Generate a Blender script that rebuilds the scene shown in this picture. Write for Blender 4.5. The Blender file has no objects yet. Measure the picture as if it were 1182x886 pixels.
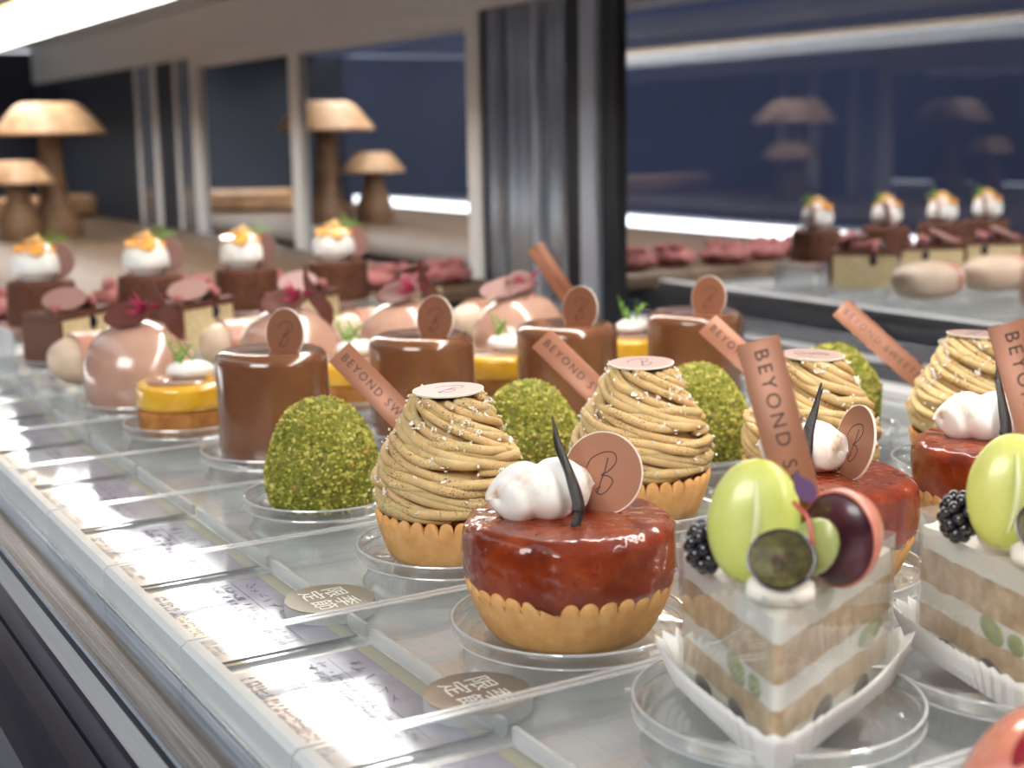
import bpy, math, random
from mathutils import Vector, Matrix, Euler, noise
PI = math.pi
sin, cos = math.sin, math.cos
V = Vector
SC = bpy.context.scene
COL = SC.collection
random.seed(11)

# ------------------------------------------------------------------ materials
def lin(c):
    return tuple(((x/255)/12.92 if x/255 <= .04045 else (((x/255)+.055)/1.055)**2.4) for x in c)

class NT:
    def __init__(s, name):
        s.m = bpy.data.materials.new(name); s.m.use_nodes = True
        s.t = s.m.node_tree; s.t.nodes.clear()
        s.out = s.n('ShaderNodeOutputMaterial')
    def n(s, typ, **kw):
        nd = s.t.nodes.new(typ)
        for k, v in kw.items():
            if k in nd.inputs: nd.inputs[k].default_value = v
            else: setattr(nd, k, v)
        return nd
    def l(s, a, b): s.t.links.new(a, b)
    def coord(s, scale=1, kind='Object', vec=None):
        tc = s.n('ShaderNodeTexCoord'); mp = s.n('ShaderNodeMapping')
        mp.inputs['Scale'].default_value = vec or (scale,)*3
        s.l(tc.outputs[kind], mp.inputs['Vector']); return mp.outputs['Vector']
    def noise(s, scale, detail=3, rough=.55, vec=None):
        nz = s.n('ShaderNodeTexNoise'); nz.inputs['Scale'].default_value = scale
        nz.inputs['Detail'].default_value = detail; nz.inputs['Roughness'].default_value = rough
        s.l(s.coord(vec=vec) if vec else s.coord(), nz.inputs['Vector']); return nz.outputs['Fac']
    def ramp(s, fac, stops, const=False):
        r = s.n('ShaderNodeValToRGB'); e = r.color_ramp.elements
        if const: r.color_ramp.interpolation = 'CONSTANT'
        while len(e) < len(stops): e.new(.5)
        for i, (p, c) in enumerate(stops):
            e[i].position = p; e[i].color = (*c, 1)
        s.l(fac, r.inputs['Fac']); return r.outputs['Color']
    def mix(s, fac, a, b):
        m = s.n('ShaderNodeMix', data_type='RGBA')
        if isinstance(fac, (int, float)): m.inputs[0].default_value = fac
        else: s.l(fac, m.inputs[0])
        for v, i in ((a, 6), (b, 7)):
            if isinstance(v, tuple): m.inputs[i].default_value = (*v, 1)
            else: s.l(v, m.inputs[i])
        return m.outputs[2]

def pbr(name, col, rough=.5, metal=0, coat=0, spec=.5, sss=0, sssr=(.004, .002, .001), stops=None, nscale=200, bump=None,
        bstr=.3, vec=None, coatr=.03, bdist=.0006, trans=0, anis=0, coatn=False):
    s = NT(name); p = s.n('ShaderNodeBsdfPrincipled')
    p.inputs['Base Color'].default_value = (*lin(col), 1)
    p.inputs['Roughness'].default_value = rough; p.inputs['Metallic'].default_value = metal
    p.inputs['Coat Weight'].default_value = coat; p.inputs['Coat Roughness'].default_value = coatr
    p.inputs['Specular IOR Level'].default_value = spec
    p.inputs['Anisotropic'].default_value = anis
    if trans: p.inputs['Transmission Weight'].default_value = trans
    if sss:
        p.inputs['Subsurface Weight'].default_value = sss
        p.inputs['Subsurface Radius'].default_value = (1, .5, .3); p.inputs['Subsurface Scale'].default_value = sssr[0]
    if stops:
        f = s.noise(nscale, 4, .6, vec)
        s.l(s.ramp(f, [(a, lin(c)) for a, c in stops]), p.inputs['Base Color'])
    if bump:
        b = s.n('ShaderNodeBump'); b.inputs['Strength'].default_value = bstr; b.inputs['Distance'].default_value = bdist
        s.l(s.noise(bump, 4, .6, vec), b.inputs['Height']); s.l(b.outputs['Normal'], p.inputs['Normal'])
        if coat: s.l(b.outputs['Normal'], p.inputs['Coat Normal'])
    s.l(p.outputs[0], s.out.inputs[0]); return s.m

def clear(name, tint=(.97, .98, .98), base=.035, edge=.85, power=4., rough=.02, haze=.0, bump=0):
    """clear plastic: see-through with a sheen that grows towards grazing angles"""
    s = NT(name)
    t = s.n('ShaderNodeBsdfTransparent'); t.inputs[0].default_value = (*tint, 1)
    g = s.n('ShaderNodeBsdfGlossy'); g.inputs['Color'].default_value = (1, 1, 1, 1); g.inputs['Roughness'].default_value = rough
    lw = s.n('ShaderNodeLayerWeight'); lw.inputs['Blend'].default_value = .5
    pw = s.n('ShaderNodeMath', operation='POWER'); s.l(lw.outputs['Facing'], pw.inputs[0]); pw.inputs[1].default_value = power
    ma = s.n('ShaderNodeMath', operation='MULTIPLY_ADD'); s.l(pw.outputs[0], ma.inputs[0]); ma.inputs[1].default_value = edge; ma.inputs[2].default_value = base
    if bump:
        b = s.n('ShaderNodeBump'); b.inputs['Strength'].default_value = .25; b.inputs['Distance'].default_value = .0005
        s.l(s.noise(bump, 2), b.inputs['Height']); s.l(b.outputs[0], g.inputs['Normal'])
    mx = s.n('ShaderNodeMixShader'); s.l(ma.outputs[0], mx.inputs[0]); s.l(t.outputs[0], mx.inputs[1]); s.l(g.outputs[0], mx.inputs[2])
    last = mx
    if haze:
        d = s.n('ShaderNodeBsdfDiffuse'); d.inputs[0].default_value = (.9, .92, .93, 1)
        m2 = s.n('ShaderNodeMixShader'); m2.inputs[0].default_value = haze
        s.l(mx.outputs[0], m2.inputs[1]); s.l(d.outputs[0], m2.inputs[2]); last = m2
    s.l(last.outputs[0], s.out.inputs[0]); return s.m

def emit(name, col, strength):
    s = NT(name); e = s.n('ShaderNodeEmission'); e.inputs[0].default_value = (*lin(col), 1); e.inputs[1].default_value = strength
    s.l(e.outputs[0], s.out.inputs[0]); return s.m

def mirror(name, col, rough=0.0):
    s = NT(name); g = s.n('ShaderNodeBsdfGlossy'); g.inputs['Color'].default_value = (*col, 1); g.inputs['Roughness'].default_value = rough
    s.l(g.outputs[0], s.out.inputs[0]); return s.m

def island(name, stops, rough=.7, sss=0):
    """colour varies from crumb to crumb"""
    s = NT(name); p = s.n('ShaderNodeBsdfPrincipled'); p.inputs['Roughness'].default_value = rough
    p.inputs['Specular IOR Level'].default_value = .3
    g = s.n('ShaderNodeNewGeometry')
    s.l(s.ramp(g.outputs['Random Per Island'], [(a, lin(c)) for a, c in stops]), p.inputs['Base Color'])
    s.l(p.outputs[0], s.out.inputs[0]); return s.m

M = {}
M['crust'] = pbr('baked_tart_crust', (214, 158, 92), .75, stops=[(.25, (212, 152, 88)), (.5, (228, 172, 106)), (.8, (240, 194, 134))], nscale=150, bump=1400, bstr=.25)
M['chestnut'] = None
def chestnut():
    s = NT('chestnut_cream'); p = s.n('ShaderNodeBsdfPrincipled'); p.inputs['Roughness'].default_value = .62
    p.inputs['Specular IOR Level'].default_value = .3
    p.inputs['Subsurface Weight'].default_value = .25; p.inputs['Subsurface Scale'].default_value = .003
    base = s.ramp(s.noise(160, 3), [(.3, lin((202, 168, 114))), (.7, lin((222, 192, 140)))])
    # cocoa dust: fine dark specks, denser in drifting patches
    sp = s.ramp(s.noise(1500, 2, .5), [(.58, (0, 0, 0)), (.63, (1, 1, 1))])
    pt = s.ramp(s.noise(90, 2), [(.42, (0, 0, 0)), (.62, (1, 1, 1))])
    mm = s.n('ShaderNodeMath', operation='MULTIPLY'); s.l(sp, mm.inputs[0]); s.l(pt, mm.inputs[1])
    s.l(s.mix(mm.outputs[0], base, lin((92, 58, 40))), p.inputs['Base Color'])
    b = s.n('ShaderNodeBump'); b.inputs['Strength'].default_value = .25; b.inputs['Distance'].default_value = .0004
    s.l(s.noise(1100, 3), b.inputs['Height']); s.l(b.outputs[0], p.inputs['Normal'])
    s.l(p.outputs[0], s.out.inputs[0]); return s.m
M['chestnut'] = chestnut()
M['flake'] = pbr('white_flakes', (250, 244, 234), .6)
M['copper'] = pbr('copper_card', (164, 110, 84), .42, metal=.2, bump=500, bstr=.04)
M['copper_edge'] = pbr('card_edge_cream', (240, 226, 210), .6)
M['ink'] = pbr('brown_ink', (58, 40, 34), .6)
M['mauve'] = pbr('mauve_card', (190, 160, 150), .42, metal=.2)
M['glaze'] = None
def redglaze():
    s = NT('caramel_red_glaze'); p = s.n('ShaderNodeBsdfPrincipled'); p.inputs['Roughness'].default_value = .45; p.inputs['Specular IOR Level'].default_value = .15
    p.inputs['Coat Weight'].default_value = 1; p.inputs['Coat Roughness'].default_value = .015
    p.inputs['Subsurface Weight'].default_value = .08; p.inputs['Subsurface Scale'].default_value = .002
    base = s.ramp(s.noise(60, 4, .6), [(.3, lin((96, 28, 6))), (.55, lin((134, 48, 10))), (.78, lin((168, 76, 24)))])
    sp = s.ramp(s.noise(900, 2), [(.66, (0, 0, 0)), (.7, (1, 1, 1))])
    s.l(s.mix(sp, base, lin((84, 26, 12))), p.inputs['Base Color'])
    b = s.n('ShaderNodeBump'); b.inputs['Strength'].default_value = .65; b.inputs['Distance'].default_value = .0013
    s.l(s.noise(240, 1.0, .4), b.inputs['Height']); s.l(b.outputs[0], p.inputs['Coat Normal'])
    b2 = s.n('ShaderNodeBump'); b2.inputs['Strength'].default_value = .3; b2.inputs['Distance'].default_value = .0012
    s.l(s.noise(170, 1, .5), b2.inputs['Height']); s.l(b2.outputs[0], p.inputs['Normal'])
    s.l(p.outputs[0], s.out.inputs[0]); return s.m
M['glaze'] = redglaze()
M['meringue'] = pbr('toasted_meringue', (246, 240, 230), .55, sss=.3, stops=[(.28, (178, 126, 82)), (.36, (240, 226, 206)), (.45, (250, 246, 240))], nscale=95, bump=300, bstr=.15)
M['pod'] = pbr('vanilla_pod', (34, 28, 26), .4, bump=900, bstr=.8, vec=(1, 1, .12))
M['chocglaze'] = pbr('milk_chocolate_mirror_glaze', (124, 80, 52), .2, coat=1, coatr=.04, stops=[(.3, (116, 72, 44)), (.7, (132, 86, 56))], nscale=60, bump=90, bstr=.06)
M['chocslot'] = pbr('dark_chocolate', (70, 38, 32), .35, coat=.4)
M['pist'] = island('pistachio_crumbs', [(0, (104, 104, 30)), (.25, (148, 146, 48)), (.5, (174, 170, 70)), (.75, (196, 190, 98)), (.93, (214, 202, 124)), (.985, (200, 146, 80))])
M['pistbase'] = pbr('pistachio_paste', (128, 126, 44), .8, stops=[(.3, (74, 78, 20)), (.7, (150, 152, 56))], nscale=500, bump=800, bstr=.6)
M['lemon'] = pbr('lemon_glaze', (240, 180, 36), .25, coat=1, sss=.2, stops=[(.3, (232, 168, 26)), (.7, (248, 196, 60))], nscale=70)
M['tartshell'] = pbr('brown_tart_shell', (196, 128, 60), .6, stops=[(.3, (164, 98, 40)), (.7, (214, 150, 82))], nscale=150, bump=600)
M['whitecream'] = pbr('white_cream', (250, 248, 242), .5, sss=.2, bump=120, bstr=.2)
M['jelly'] = pbr('brown_jelly_disc', (168, 130, 108), .15, coat=1)
M['sprig'] = pbr('green_sprig', (122, 168, 62), .5)
M['pink'] = pbr('pink_beige_glaze', (194, 152, 132), .22, coat=.9, coatr=.05, stops=[(.3, (188, 144, 124)), (.7, (200, 160, 140))], nscale=50)
M['paledome'] = pbr('pale_beige_velvet', (222, 196, 168), .5, coat=.15, stops=[(.3, (214, 186, 158)), (.7, (228, 204, 178))], nscale=60)
M['choccurl'] = pbr('dark_chocolate_curl', (96, 54, 46), .5, spec=.3)
M['amaranth'] = pbr('crimson_amaranth', (176, 44, 88), .5)
M['plum'] = pbr('mauve_chocolate', (150, 112, 104), .55, spec=.3)
M['plaque'] = pbr('rosy_chocolate_plaque', (196, 138, 118), .35, coat=.3)
M['sponge_y'] = pbr('yellow_cake_crumb', (226, 204, 156), .85, stops=[(.3, (208, 182, 128)), (.7, (236, 218, 176))], nscale=300, bump=500)
M['chocoat'] = pbr('chocolate_coating', (98, 58, 42), .55)
M['berry'] = pbr('blueberry_jam', (48, 32, 52), .2, coat=1, bump=200)
M['chococake'] = pbr('chocolate_cake_crumb', (86, 46, 26), .8, stops=[(.3, (66, 32, 16)), (.7, (106, 60, 36))], nscale=260, bump=400, bstr=.6)
M['orange'] = pbr('candied_orange', (242, 160, 56), .25, coat=.8, stops=[(.3, (236, 140, 36)), (.7, (250, 196, 110))], nscale=160)
M['nut'] = pbr('toasted_nut', (218, 178, 112), .6)
M['sponge'] = pbr('tan_sponge_layer', (206, 174, 128), .9, stops=[(.3, (176, 138, 92)), (.5, (204, 170, 124)), (.7, (228, 202, 162))], nscale=180, bump=500, bstr=.5)
M['fresh'] = pbr('fresh_cream', (250, 243, 230), .6, sss=.2, bump=130, bstr=.25)
M['greengrape'] = pbr('green_grape', (214, 220, 122), .3, coat=.25, sss=.6, sssr=(.006,), stops=[(.3, (202, 212, 100)), (.7, (222, 226, 140))], nscale=50)
M['vein'] = pbr('pale_grape_vein', (226, 230, 170), .4)
M['greenflesh'] = pbr('cut_green_grape', (150, 160, 92), .3, coat=.5, sss=.3)
M['darkflesh'] = pbr('olive_grape_flesh', (108, 104, 54), .55, spec=.2, coat=.08, stops=[(.3, (44, 36, 18)), (.55, (84, 78, 38)), (.75, (120, 110, 52))], nscale=220)
M['darkskin'] = pbr('dark_grape_skin', (52, 40, 48), .3, coat=.6)
M['purple'] = pbr('purple_grape_flesh', (66, 24, 36), .35, coat=.35, stops=[(.3, (48, 14, 28)), (.7, (96, 40, 56))], nscale=90)
M['coral'] = pbr('coral_grape_skin', (214, 130, 108), .3, coat=.6, sss=.4, stops=[(.3, (206, 112, 88)), (.7, (224, 158, 140))], nscale=50)
M['blackberry'] = pbr('blackberry', (24, 18, 28), .2, coat=1)
M['purpleleaf'] = pbr('purple_leaf', (110, 76, 118), .5)
M['redstem'] = pbr('red_stem', (196, 92, 72), .4)
M['seed'] = pbr('grape_seed', (84, 56, 40), .5)
M['paper'] = pbr('white_baking_paper', (240, 238, 234), .85)
M['film'] = clear('clear_cake_film', base=.03, edge=.5, power=2.5, rough=.03, haze=.055, bump=60)
M['stand'] = clear('clear_plastic_stand', base=.04, edge=.75, power=2.5, rough=.03, haze=.03, bump=120)
M['acrylic'] = clear('clear_acrylic', tint=(.985, .99, .988), base=.04, edge=.8, power=3.5, rough=.02, haze=.05)
M['acryledge'] = clear('acrylic_polished_edge', tint=(.93, .95, .945), base=.12, edge=.7, power=2., rough=.08, haze=.32)
M['acrylbead'] = clear('clear_bead', tint=(.95, .96, .96), base=.25, edge=.7, power=1.5, rough=.05, haze=.4)
M['glass'] = clear('front_glass', tint=(.97, .98, .98), base=.035, edge=.6, power=3., rough=.0)
M['coral_glaze'] = pbr('coral_glaze', (236, 150, 124), .2, coat=1, sss=.2, stops=[(.35, (228, 130, 108)), (.6, (240, 160, 130)), (.8, (246, 190, 120))], nscale=22)
M['crimson'] = pbr('crimson_leaf_mark', (150, 24, 44), .3, coat=.6)
M['redvelvet'] = pbr('dusty_red_cookie', (156, 88, 86), .85, stops=[(.3, (124, 60, 62)), (.7, (182, 120, 114))], nscale=150, bump=300)
def streaky(name, a, b, rough, metal, vec, sc=1., bump=.1):
    s = NT(name); p = s.n('ShaderNodeBsdfPrincipled'); p.inputs['Metallic'].default_value = metal
    f = s.noise(sc, 5, .7, vec)
    s.l(s.ramp(f, [(.3, lin(a)), (.7, lin(b))]), p.inputs['Base Color'])
    r = s.n('ShaderNodeMapRange'); s.l(f, r.inputs[0]); r.inputs[3].default_value = rough*.8; r.inputs[4].default_value = rough*1.2
    s.l(r.outputs[0], p.inputs['Roughness'])
    bp = s.n('ShaderNodeBump'); bp.inputs['Strength'].default_value = bump; bp.inputs['Distance'].default_value = .001
    s.l(f, bp.inputs['Height']); s.l(bp.outputs[0], p.inputs['Normal'])
    s.l(p.outputs[0], s.out.inputs[0]); return s.m
M['ledge'] = streaky('brushed_steel_ledge', (106, 113, 124), (178, 186, 196), .15, 1, (900, 7, 900), bump=.015)
M['deck'] = streaky('brushed_steel_deck', (226, 228, 231), (246, 247, 248), .34, .35, (600, 8, 600), bump=.06)
M['steel'] = streaky('brushed_steel', (132, 138, 146), (190, 196, 204), .22, .75, (200, 200, 3), bump=.03)
M['frame'] = pbr('pale_aluminium_frame', (244, 243, 241), .4, metal=.05)
M['blackrail'] = pbr('black_anodised_rail', (40, 38, 52), .3, metal=.4, vec=(1, .02, 1), bump=900, bstr=.03)
M['darkseal'] = pbr('dark_rubber_seal', (24, 26, 32), .5)
M['coolframe'] = pbr('cool_grey_aluminium', (188, 194, 206), .3, metal=.4)
M['ceil'] = streaky('pale_steel_ceiling', (200, 206, 216), (232, 236, 242), .35, .25, (30, 3, 30), bump=.05)
M['mirror'] = mirror('mirrored_door_glass', (.88, .91, .96))
M['navy'] = pbr('navy_wall', (30, 44, 78), .7, stops=[(.3, (12, 24, 54)), (.7, (26, 42, 82))], nscale=.6)
M['endwall'] = pbr('dark_grey_end_panel', (36, 42, 54), .5, stops=[(.3, (30, 36, 48)), (.7, (44, 50, 62))], nscale=2)
M['floor'] = pbr('dark_floor', (52, 50, 52), .6, stops=[(.3, (44, 42, 44)), (.7, (60, 58, 60))], nscale=3)
M['wood'] = streaky('carved_oak', (104, 76, 54), (150, 116, 84), .6, 0, (12, 12, 90), bump=.3)
M['woodcap'] = streaky('pale_carved_oak', (150, 110, 76), (214, 178, 138), .55, 0, (34, 34, 34), bump=.3)
M['board'] = streaky('oak_board', (84, 66, 50), (128, 102, 78), .55, 0, (60, 5, 60), bump=.2)
M['led'] = emit('led_white_diffuser', (255, 253, 250), 19)
M['ledwarm'] = emit('led_warm_tube', (255, 220, 166), 3.2)
M['ledlow'] = emit('low_led_diffuser', (255, 255, 255), 3.0)
M['ledbody'] = pbr('white_lamp_housing', (220, 220, 218), .4)
M['card'] = None
def card():
    s = NT('price_card_paper'); p = s.n('ShaderNodeBsdfPrincipled'); p.inputs['Roughness'].default_value = .6
    s.l(s.ramp(s.noise(90, 3), [(.3, lin((128, 128, 146))), (.7, lin((146, 146, 162)))]), p.inputs['Base Color'])
    p.inputs['Coat Weight'].default_value = 1; p.inputs['Coat Roughness'].default_value = .07; p.inputs['Coat IOR'].default_value = 1.55
    b = s.n('ShaderNodeBump'); b.inputs['Strength'].default_value = .006; b.inputs['Distance'].default_value = .0003
    s.l(s.noise(1, 4, .6, (300, 1600, 300)), b.inputs['Height']); s.l(b.outputs[0], p.inputs['Coat Normal'])
    s.l(p.outputs[0], s.out.inputs[0]); return s.m
M['card'] = card()
M['cardink'] = pbr('grey_card_ink', (84, 84, 102), .5, coat=1)
M['cardband'] = pbr('olive_card_band', (150, 150, 132), .6, coat=.6)
M['tag'] = pbr('taupe_tag_face', (136, 122, 110), .35, coat=.8)
M['tagink'] = pbr('white_tag_ink', (236, 232, 226), .5)

# ------------------------------------------------------------------ mesh builder
class MB:
    def __init__(s): s.v = []; s.f = []
    def add(s, vs, fs, mtx=None):
        b = len(s.v)
        s.v += [tuple(mtx @ V(p)) if mtx else tuple(p) for p in vs]
        s.f += [tuple(i+b for i in f) for f in fs]; return s
    def box(s, x0, x1, y0, y1, z0, z1, mtx=None):
        vs = [(x, y, z) for z in (z0, z1) for y in (y0, y1) for x in (x0, x1)]
        return s.add(vs, [(0, 2, 3, 1), (4, 5, 7, 6), (0, 1, 5, 4), (2, 6, 7, 3), (0, 4, 6, 2), (1, 3, 7, 5)], mtx)
    def rbox(s, x0, x1, y0, y1, z0, z1, b=.001, mtx=None):
        """box with chamfered edges"""
        vs, fs = [], []
        def ring(x, y, z0_, ins): return [(x0+ins+0*x, y0, z0_)]
        loops = []
        for z, i in ((z0, b), (z0+b, 0), (z1-b, 0), (z1, b)):
            c = b if i == 0 else b*1.0
            a = i
            loops.append([(x0+c+a, y0+a, z), (x1-c-a, y0+a, z), (x1-a, y0+c+a, z), (x1-a, y1-c-a, z), (x1-c-a, y1-a, z), (x0+c+a, y1-a, z), (x0+a, y1-c-a, z), (x0+a, y0+c+a, z)])
        for L in loops: vs += L
        for k in range(3):
            for i in range(8):
                j = (i+1) % 8; fs.append((k*8+i, k*8+j, k*8+8+j, k*8+8+i))
        fs.append(tuple(range(7, -1, -1))); fs.append(tuple(range(24, 32)))
        return s.add(vs, fs, mtx)
    def lathe(s, prof, n=48, mtx=None, wob=None, close=False):
        """prof: list of (r, z); ends with r~0 become poles"""
        vs, fs, rings = [], [], []
        for k, (r, z) in enumerate(prof):
            if r < 1e-7:
                rings.append([len(vs)]); vs.append((0, 0, z))
            else:
                rings.append(list(range(len(vs), len(vs)+n)))
                for i in range(n):
                    a = 2*PI*i/n
                    rr, zz = wob(a, r, z, k) if wob else (r, z)
                    vs.append((rr*cos(a), rr*sin(a), zz))
        pairs = list(zip(rings, rings[1:]))
        if close: pairs.append((rings[-1], rings[0]))
        for A, B in pairs:
            for i in range(n):
                j = (i+1) % n
                if len(A) == 1 and len(B) == 1: continue
                if len(A) == 1: fs.append((A[0], B[j], B[i]))
                elif len(B) == 1: fs.append((A[i], A[j], B[0]))
                else: fs.append((A[i], A[j], B[j], B[i]))
        return s.add(vs, fs, mtx)
    def tube(s, path, rad, n=8, flat=1., mtx=None):
        P = [V(p) for p in path]; m = len(P)
        if not hasattr(rad, '__len__'): rad = [rad]*m
        vs, fs = [], []
        T0 = (P[1]-P[0]).normalized()
        U = T0.orthogonal().normalized()
        for i in range(m):
            T = (P[min(i+1, m-1)]-P[max(i-1, 0)]).normalized()
            U = (U - T*U.dot(T)).normalized(); W = T.cross(U)
            for k in range(n):
                a = 2*PI*k/n
                vs.append(P[i]+(U*cos(a)+W*sin(a)*flat)*rad[i])
        for i in range(m-1):
            for k in range(n):
                l = (k+1) % n; fs.append((i*n+k, i*n+l, (i+1)*n+l, (i+1)*n+k))
        vs += [P[0]-(P[1]-P[0]).normalized()*rad[0]*.6, P[-1]+(P[-1]-P[-2]).normalized()*rad[-1]*.6]
        for k in range(n):
            l = (k+1) % n
            fs.append((m*n, l, k)); fs.append((m*n+1, (m-1)*n+k, (m-1)*n+l))
        return s.add(vs, fs, mtx)
    def ribbon(s, path, W, w, t=.0006, mtx=None):
        """flat strip swept along path; W = width direction (vector or list), w = width (value or list)"""
        P = [V(p) for p in path]; m = len(P); vs, fs = [], []
        for i in range(m):
            T = (P[min(i+1, m-1)]-P[max(i-1, 0)]).normalized()
            wv = V(W[i]) if isinstance(W, list) else V(W)
            wv = (wv - T*wv.dot(T)).normalized(); N = T.cross(wv)
            ww = w[i] if hasattr(w, '__len__') else w
            for a, b in ((-1, -1), (1, -1), (1, 1), (-1, 1)): vs.append(P[i]+wv*a*ww/2+N*b*t/2)
        for i in range(m-1):
            for k in range(4):
                l = (k+1) % 4; fs.append((i*4+k, i*4+l, i*4+4+l, i*4+4+k))
        fs.append((3, 2, 1, 0)); fs.append(((m-1)*4, (m-1)*4+1, (m-1)*4+2, (m-1)*4+3))
        return s.add(vs, fs, mtx)
    def ell(s, c, r, nu=24, nv=14, mtx=None, fn=None):
        """ellipsoid; fn(unit vector) gives a radius factor"""
        if not hasattr(r, '__len__'): r = (r, r, r)
        vs, fs = [(0, 0, -1)], []
        for j in range(1, nv):
            th = -PI/2+PI*j/nv
            for i in range(nu): vs.append((cos(th)*cos(2*PI*i/nu), cos(th)*sin(2*PI*i/nu), sin(th)))
        vs.append((0, 0, 1))
        for i in range(nu): fs.append((0, 1+(i+1) % nu, 1+i))
        for j in range(nv-2):
            for i in range(nu):
                a = 1+j*nu+i; b = 1+j*nu+(i+1) % nu; fs.append((a, b, b+nu, a+nu))
        o = 1+(nv-2)*nu
        for i in range(nu): fs.append((o+i, o+(i+1) % nu, len(vs)-1))
        out = []
        for p in vs:
            k = fn(V(p)) if fn else 1
            out.append((c[0]+p[0]*r[0]*k, c[1]+p[1]*r[1]*k, c[2]+p[2]*r[2]*k))
        return s.add(out, fs, mtx)
    def prism(s, poly, z0, z1, mtx=None, bev=0):
        """vertical prism on a ccw polygon"""
        n = len(poly); vs = [(x, y, z0) for x, y in poly]+[(x, y, z1) for x, y in poly]
        fs = [(i, (i+1) % n, n+(i+1) % n, n+i) for i in range(n)]
        fs += [tuple(range(n-1, -1, -1)), tuple(range(n, 2*n))]
        return s.add(vs, fs, mtx)
    def build(s, name, mat, parent=None, sharp=38, smooth=True):
        me = bpy.data.meshes.new(name); me.from_pydata(s.v, [], s.f); me.update()
        import bmesh
        bm = bmesh.new(); bm.from_mesh(me); bmesh.ops.recalc_face_normals(bm, faces=bm.faces); bm.to_mesh(me); bm.free()
        if smooth:
            me.polygons.foreach_set('use_smooth', [True]*len(me.polygons))
            me.set_sharp_from_angle(angle=math.radians(sharp))
        return link(name, me, mat, parent)

def link(name, me, mat, parent=None):
    o = bpy.data.objects.new(name, me); COL.objects.link(o)
    me.materials.clear(); me.materials.append(M[mat] if isinstance(mat, str) else mat)
    if parent is not None: o.parent = parent
    return o

def tag(o, label, cat, group=None):
    o['label'] = label; o['category'] = cat
    if group: o['group'] = group
    return o
def struct(o): o['kind'] = 'structure'; return o
def thing(name, label, cat, loc=(0, 0, 0), rz=0, group=None):
    o = bpy.data.objects.new(name, None); COL.objects.link(o)
    o.location = loc; o.rotation_euler = (0, 0, rz); o.empty_display_size = .01
    return tag(o, label, cat, group)
def kids(o): return [c for c in bpy.data.objects if c.parent == o]
def dup(root, loc, rz, label):
    r = root.copy(); COL.objects.link(r); r.location = loc; r.rotation_euler = (0, 0, rz); r['label'] = label
    for ch in kids(root):
        c = ch.copy(); COL.objects.link(c); c.parent = r
        for g in kids(ch):
            d = g.copy(); COL.objects.link(d); d.parent = c
    return r

def smoothpath(pts, n=6):
    P = [V(p) for p in pts]; out = []
    for i in range(len(P)-1):
        a, b, c, d = P[max(i-1, 0)], P[i], P[i+1], P[min(i+2, len(P)-1)]
        for k in range(n):
            t = k/n
            out.append(.5*((2*b)+(c-a)*t+(2*a-5*b+4*c-d)*t*t+(3*b-a-3*c+d)*t**3))
    out.append(P[-1]); return out

def text_mesh(body, size, spacing=1., align='CENTER', extrude=.00005, ysc=1.):
    cu = bpy.data.curves.new('lettering', 'FONT'); cu.body = body; cu.size = size
    cu.space_character = spacing; cu.align_x = align; cu.align_y = 'CENTER'; cu.extrude = extrude; cu.resolution_u = 3
    ob = bpy.data.objects.new('lettering', cu); COL.objects.link(ob)
    bpy.context.view_layer.update()
    me = bpy.data.meshes.new_from_object(ob.evaluated_get(bpy.context.evaluated_depsgraph_get()))
    bpy.data.objects.remove(ob); bpy.data.curves.remove(cu)
    return me

def frame(center, x, n):
    """matrix whose local x runs along x and local z along n (made orthogonal)"""
    x = V(x).normalized(); n = V(n); n = (n-x*n.dot(x)).normalized(); y = n.cross(x)
    m = Matrix((x, y, n)).transposed().to_4x4(); m.translation = V(center); return m

def apply(me, mtx): me.transform(mtx); me.update(); return me

def monogram(size, parent, mtx, mat='ink', r=.013):
    m = MB()
    s1 = smoothpath([(-.34, .16, 0), (-.2, .34, 0), (.1, .43, 0), (.31, .38, 0), (.33, .2, 0), (.14, .03, 0), (-.03, -.04, 0), (.12, -.08, 0), (.2, -.2, 0), (.05, -.38, 0), (-.12, -.44, 0), (-.2, -.34, 0), (-.08, -.28, 0)], 6)
    s2 = smoothpath([(.16, .3, 0), (.06, .05, 0), (-.06, -.16, 0), (-.17, -.4, 0)], 6)
    for q in (s1, s2): m.tube([p*size for p in q], r*size, 5)
    m.v = [(x, y, z*.25) for x, y, z in m.v]
    o = m.build('monogram', mat, parent); apply(o.data, mtx); return o

def label_plaque(parent, center, xdir, n, L=.058, w=.0125, name='label_plaque', size=.0054):
    mt = frame(center, xdir, n)
    o = MB().rbox(-L/2, L/2, -w/2, w/2, -.0004, .0004, .0001, mt).build(name, 'copper', parent)
    me = text_mesh('BEYOND SWEETS', size, 1.32)
    apply(me, mt @ Matrix.Translation((0, 0, .00045)))
    link('lettering', me, 'ink', o)
    return o

def disc_plaque(parent, center, up, n, r=.0125, name='round_plaque', mat='copper', mono=True, th=.0004):
    x = V(up).cross(V(n)); mt = frame(center, x, n)
    o = MB().lathe([(0, -th), (r*.985, -th), (r, -th*.5), (r, th*.5), (r*.985, th), (0, th)], 56, mt).build(name, mat, parent)
    if mono: MB().lathe([(r+.0002, -th*.9), (r+.0002, th*.9), (r-.0002, th+.00003), (r-.0002, -th-.00003)], 56, mt, None, True).build('pale_edge', 'copper_edge', o)
    if mono: monogram(r*1.15, o, mt @ Matrix.Translation((0, 0, th+.00004)))
    return o

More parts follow.
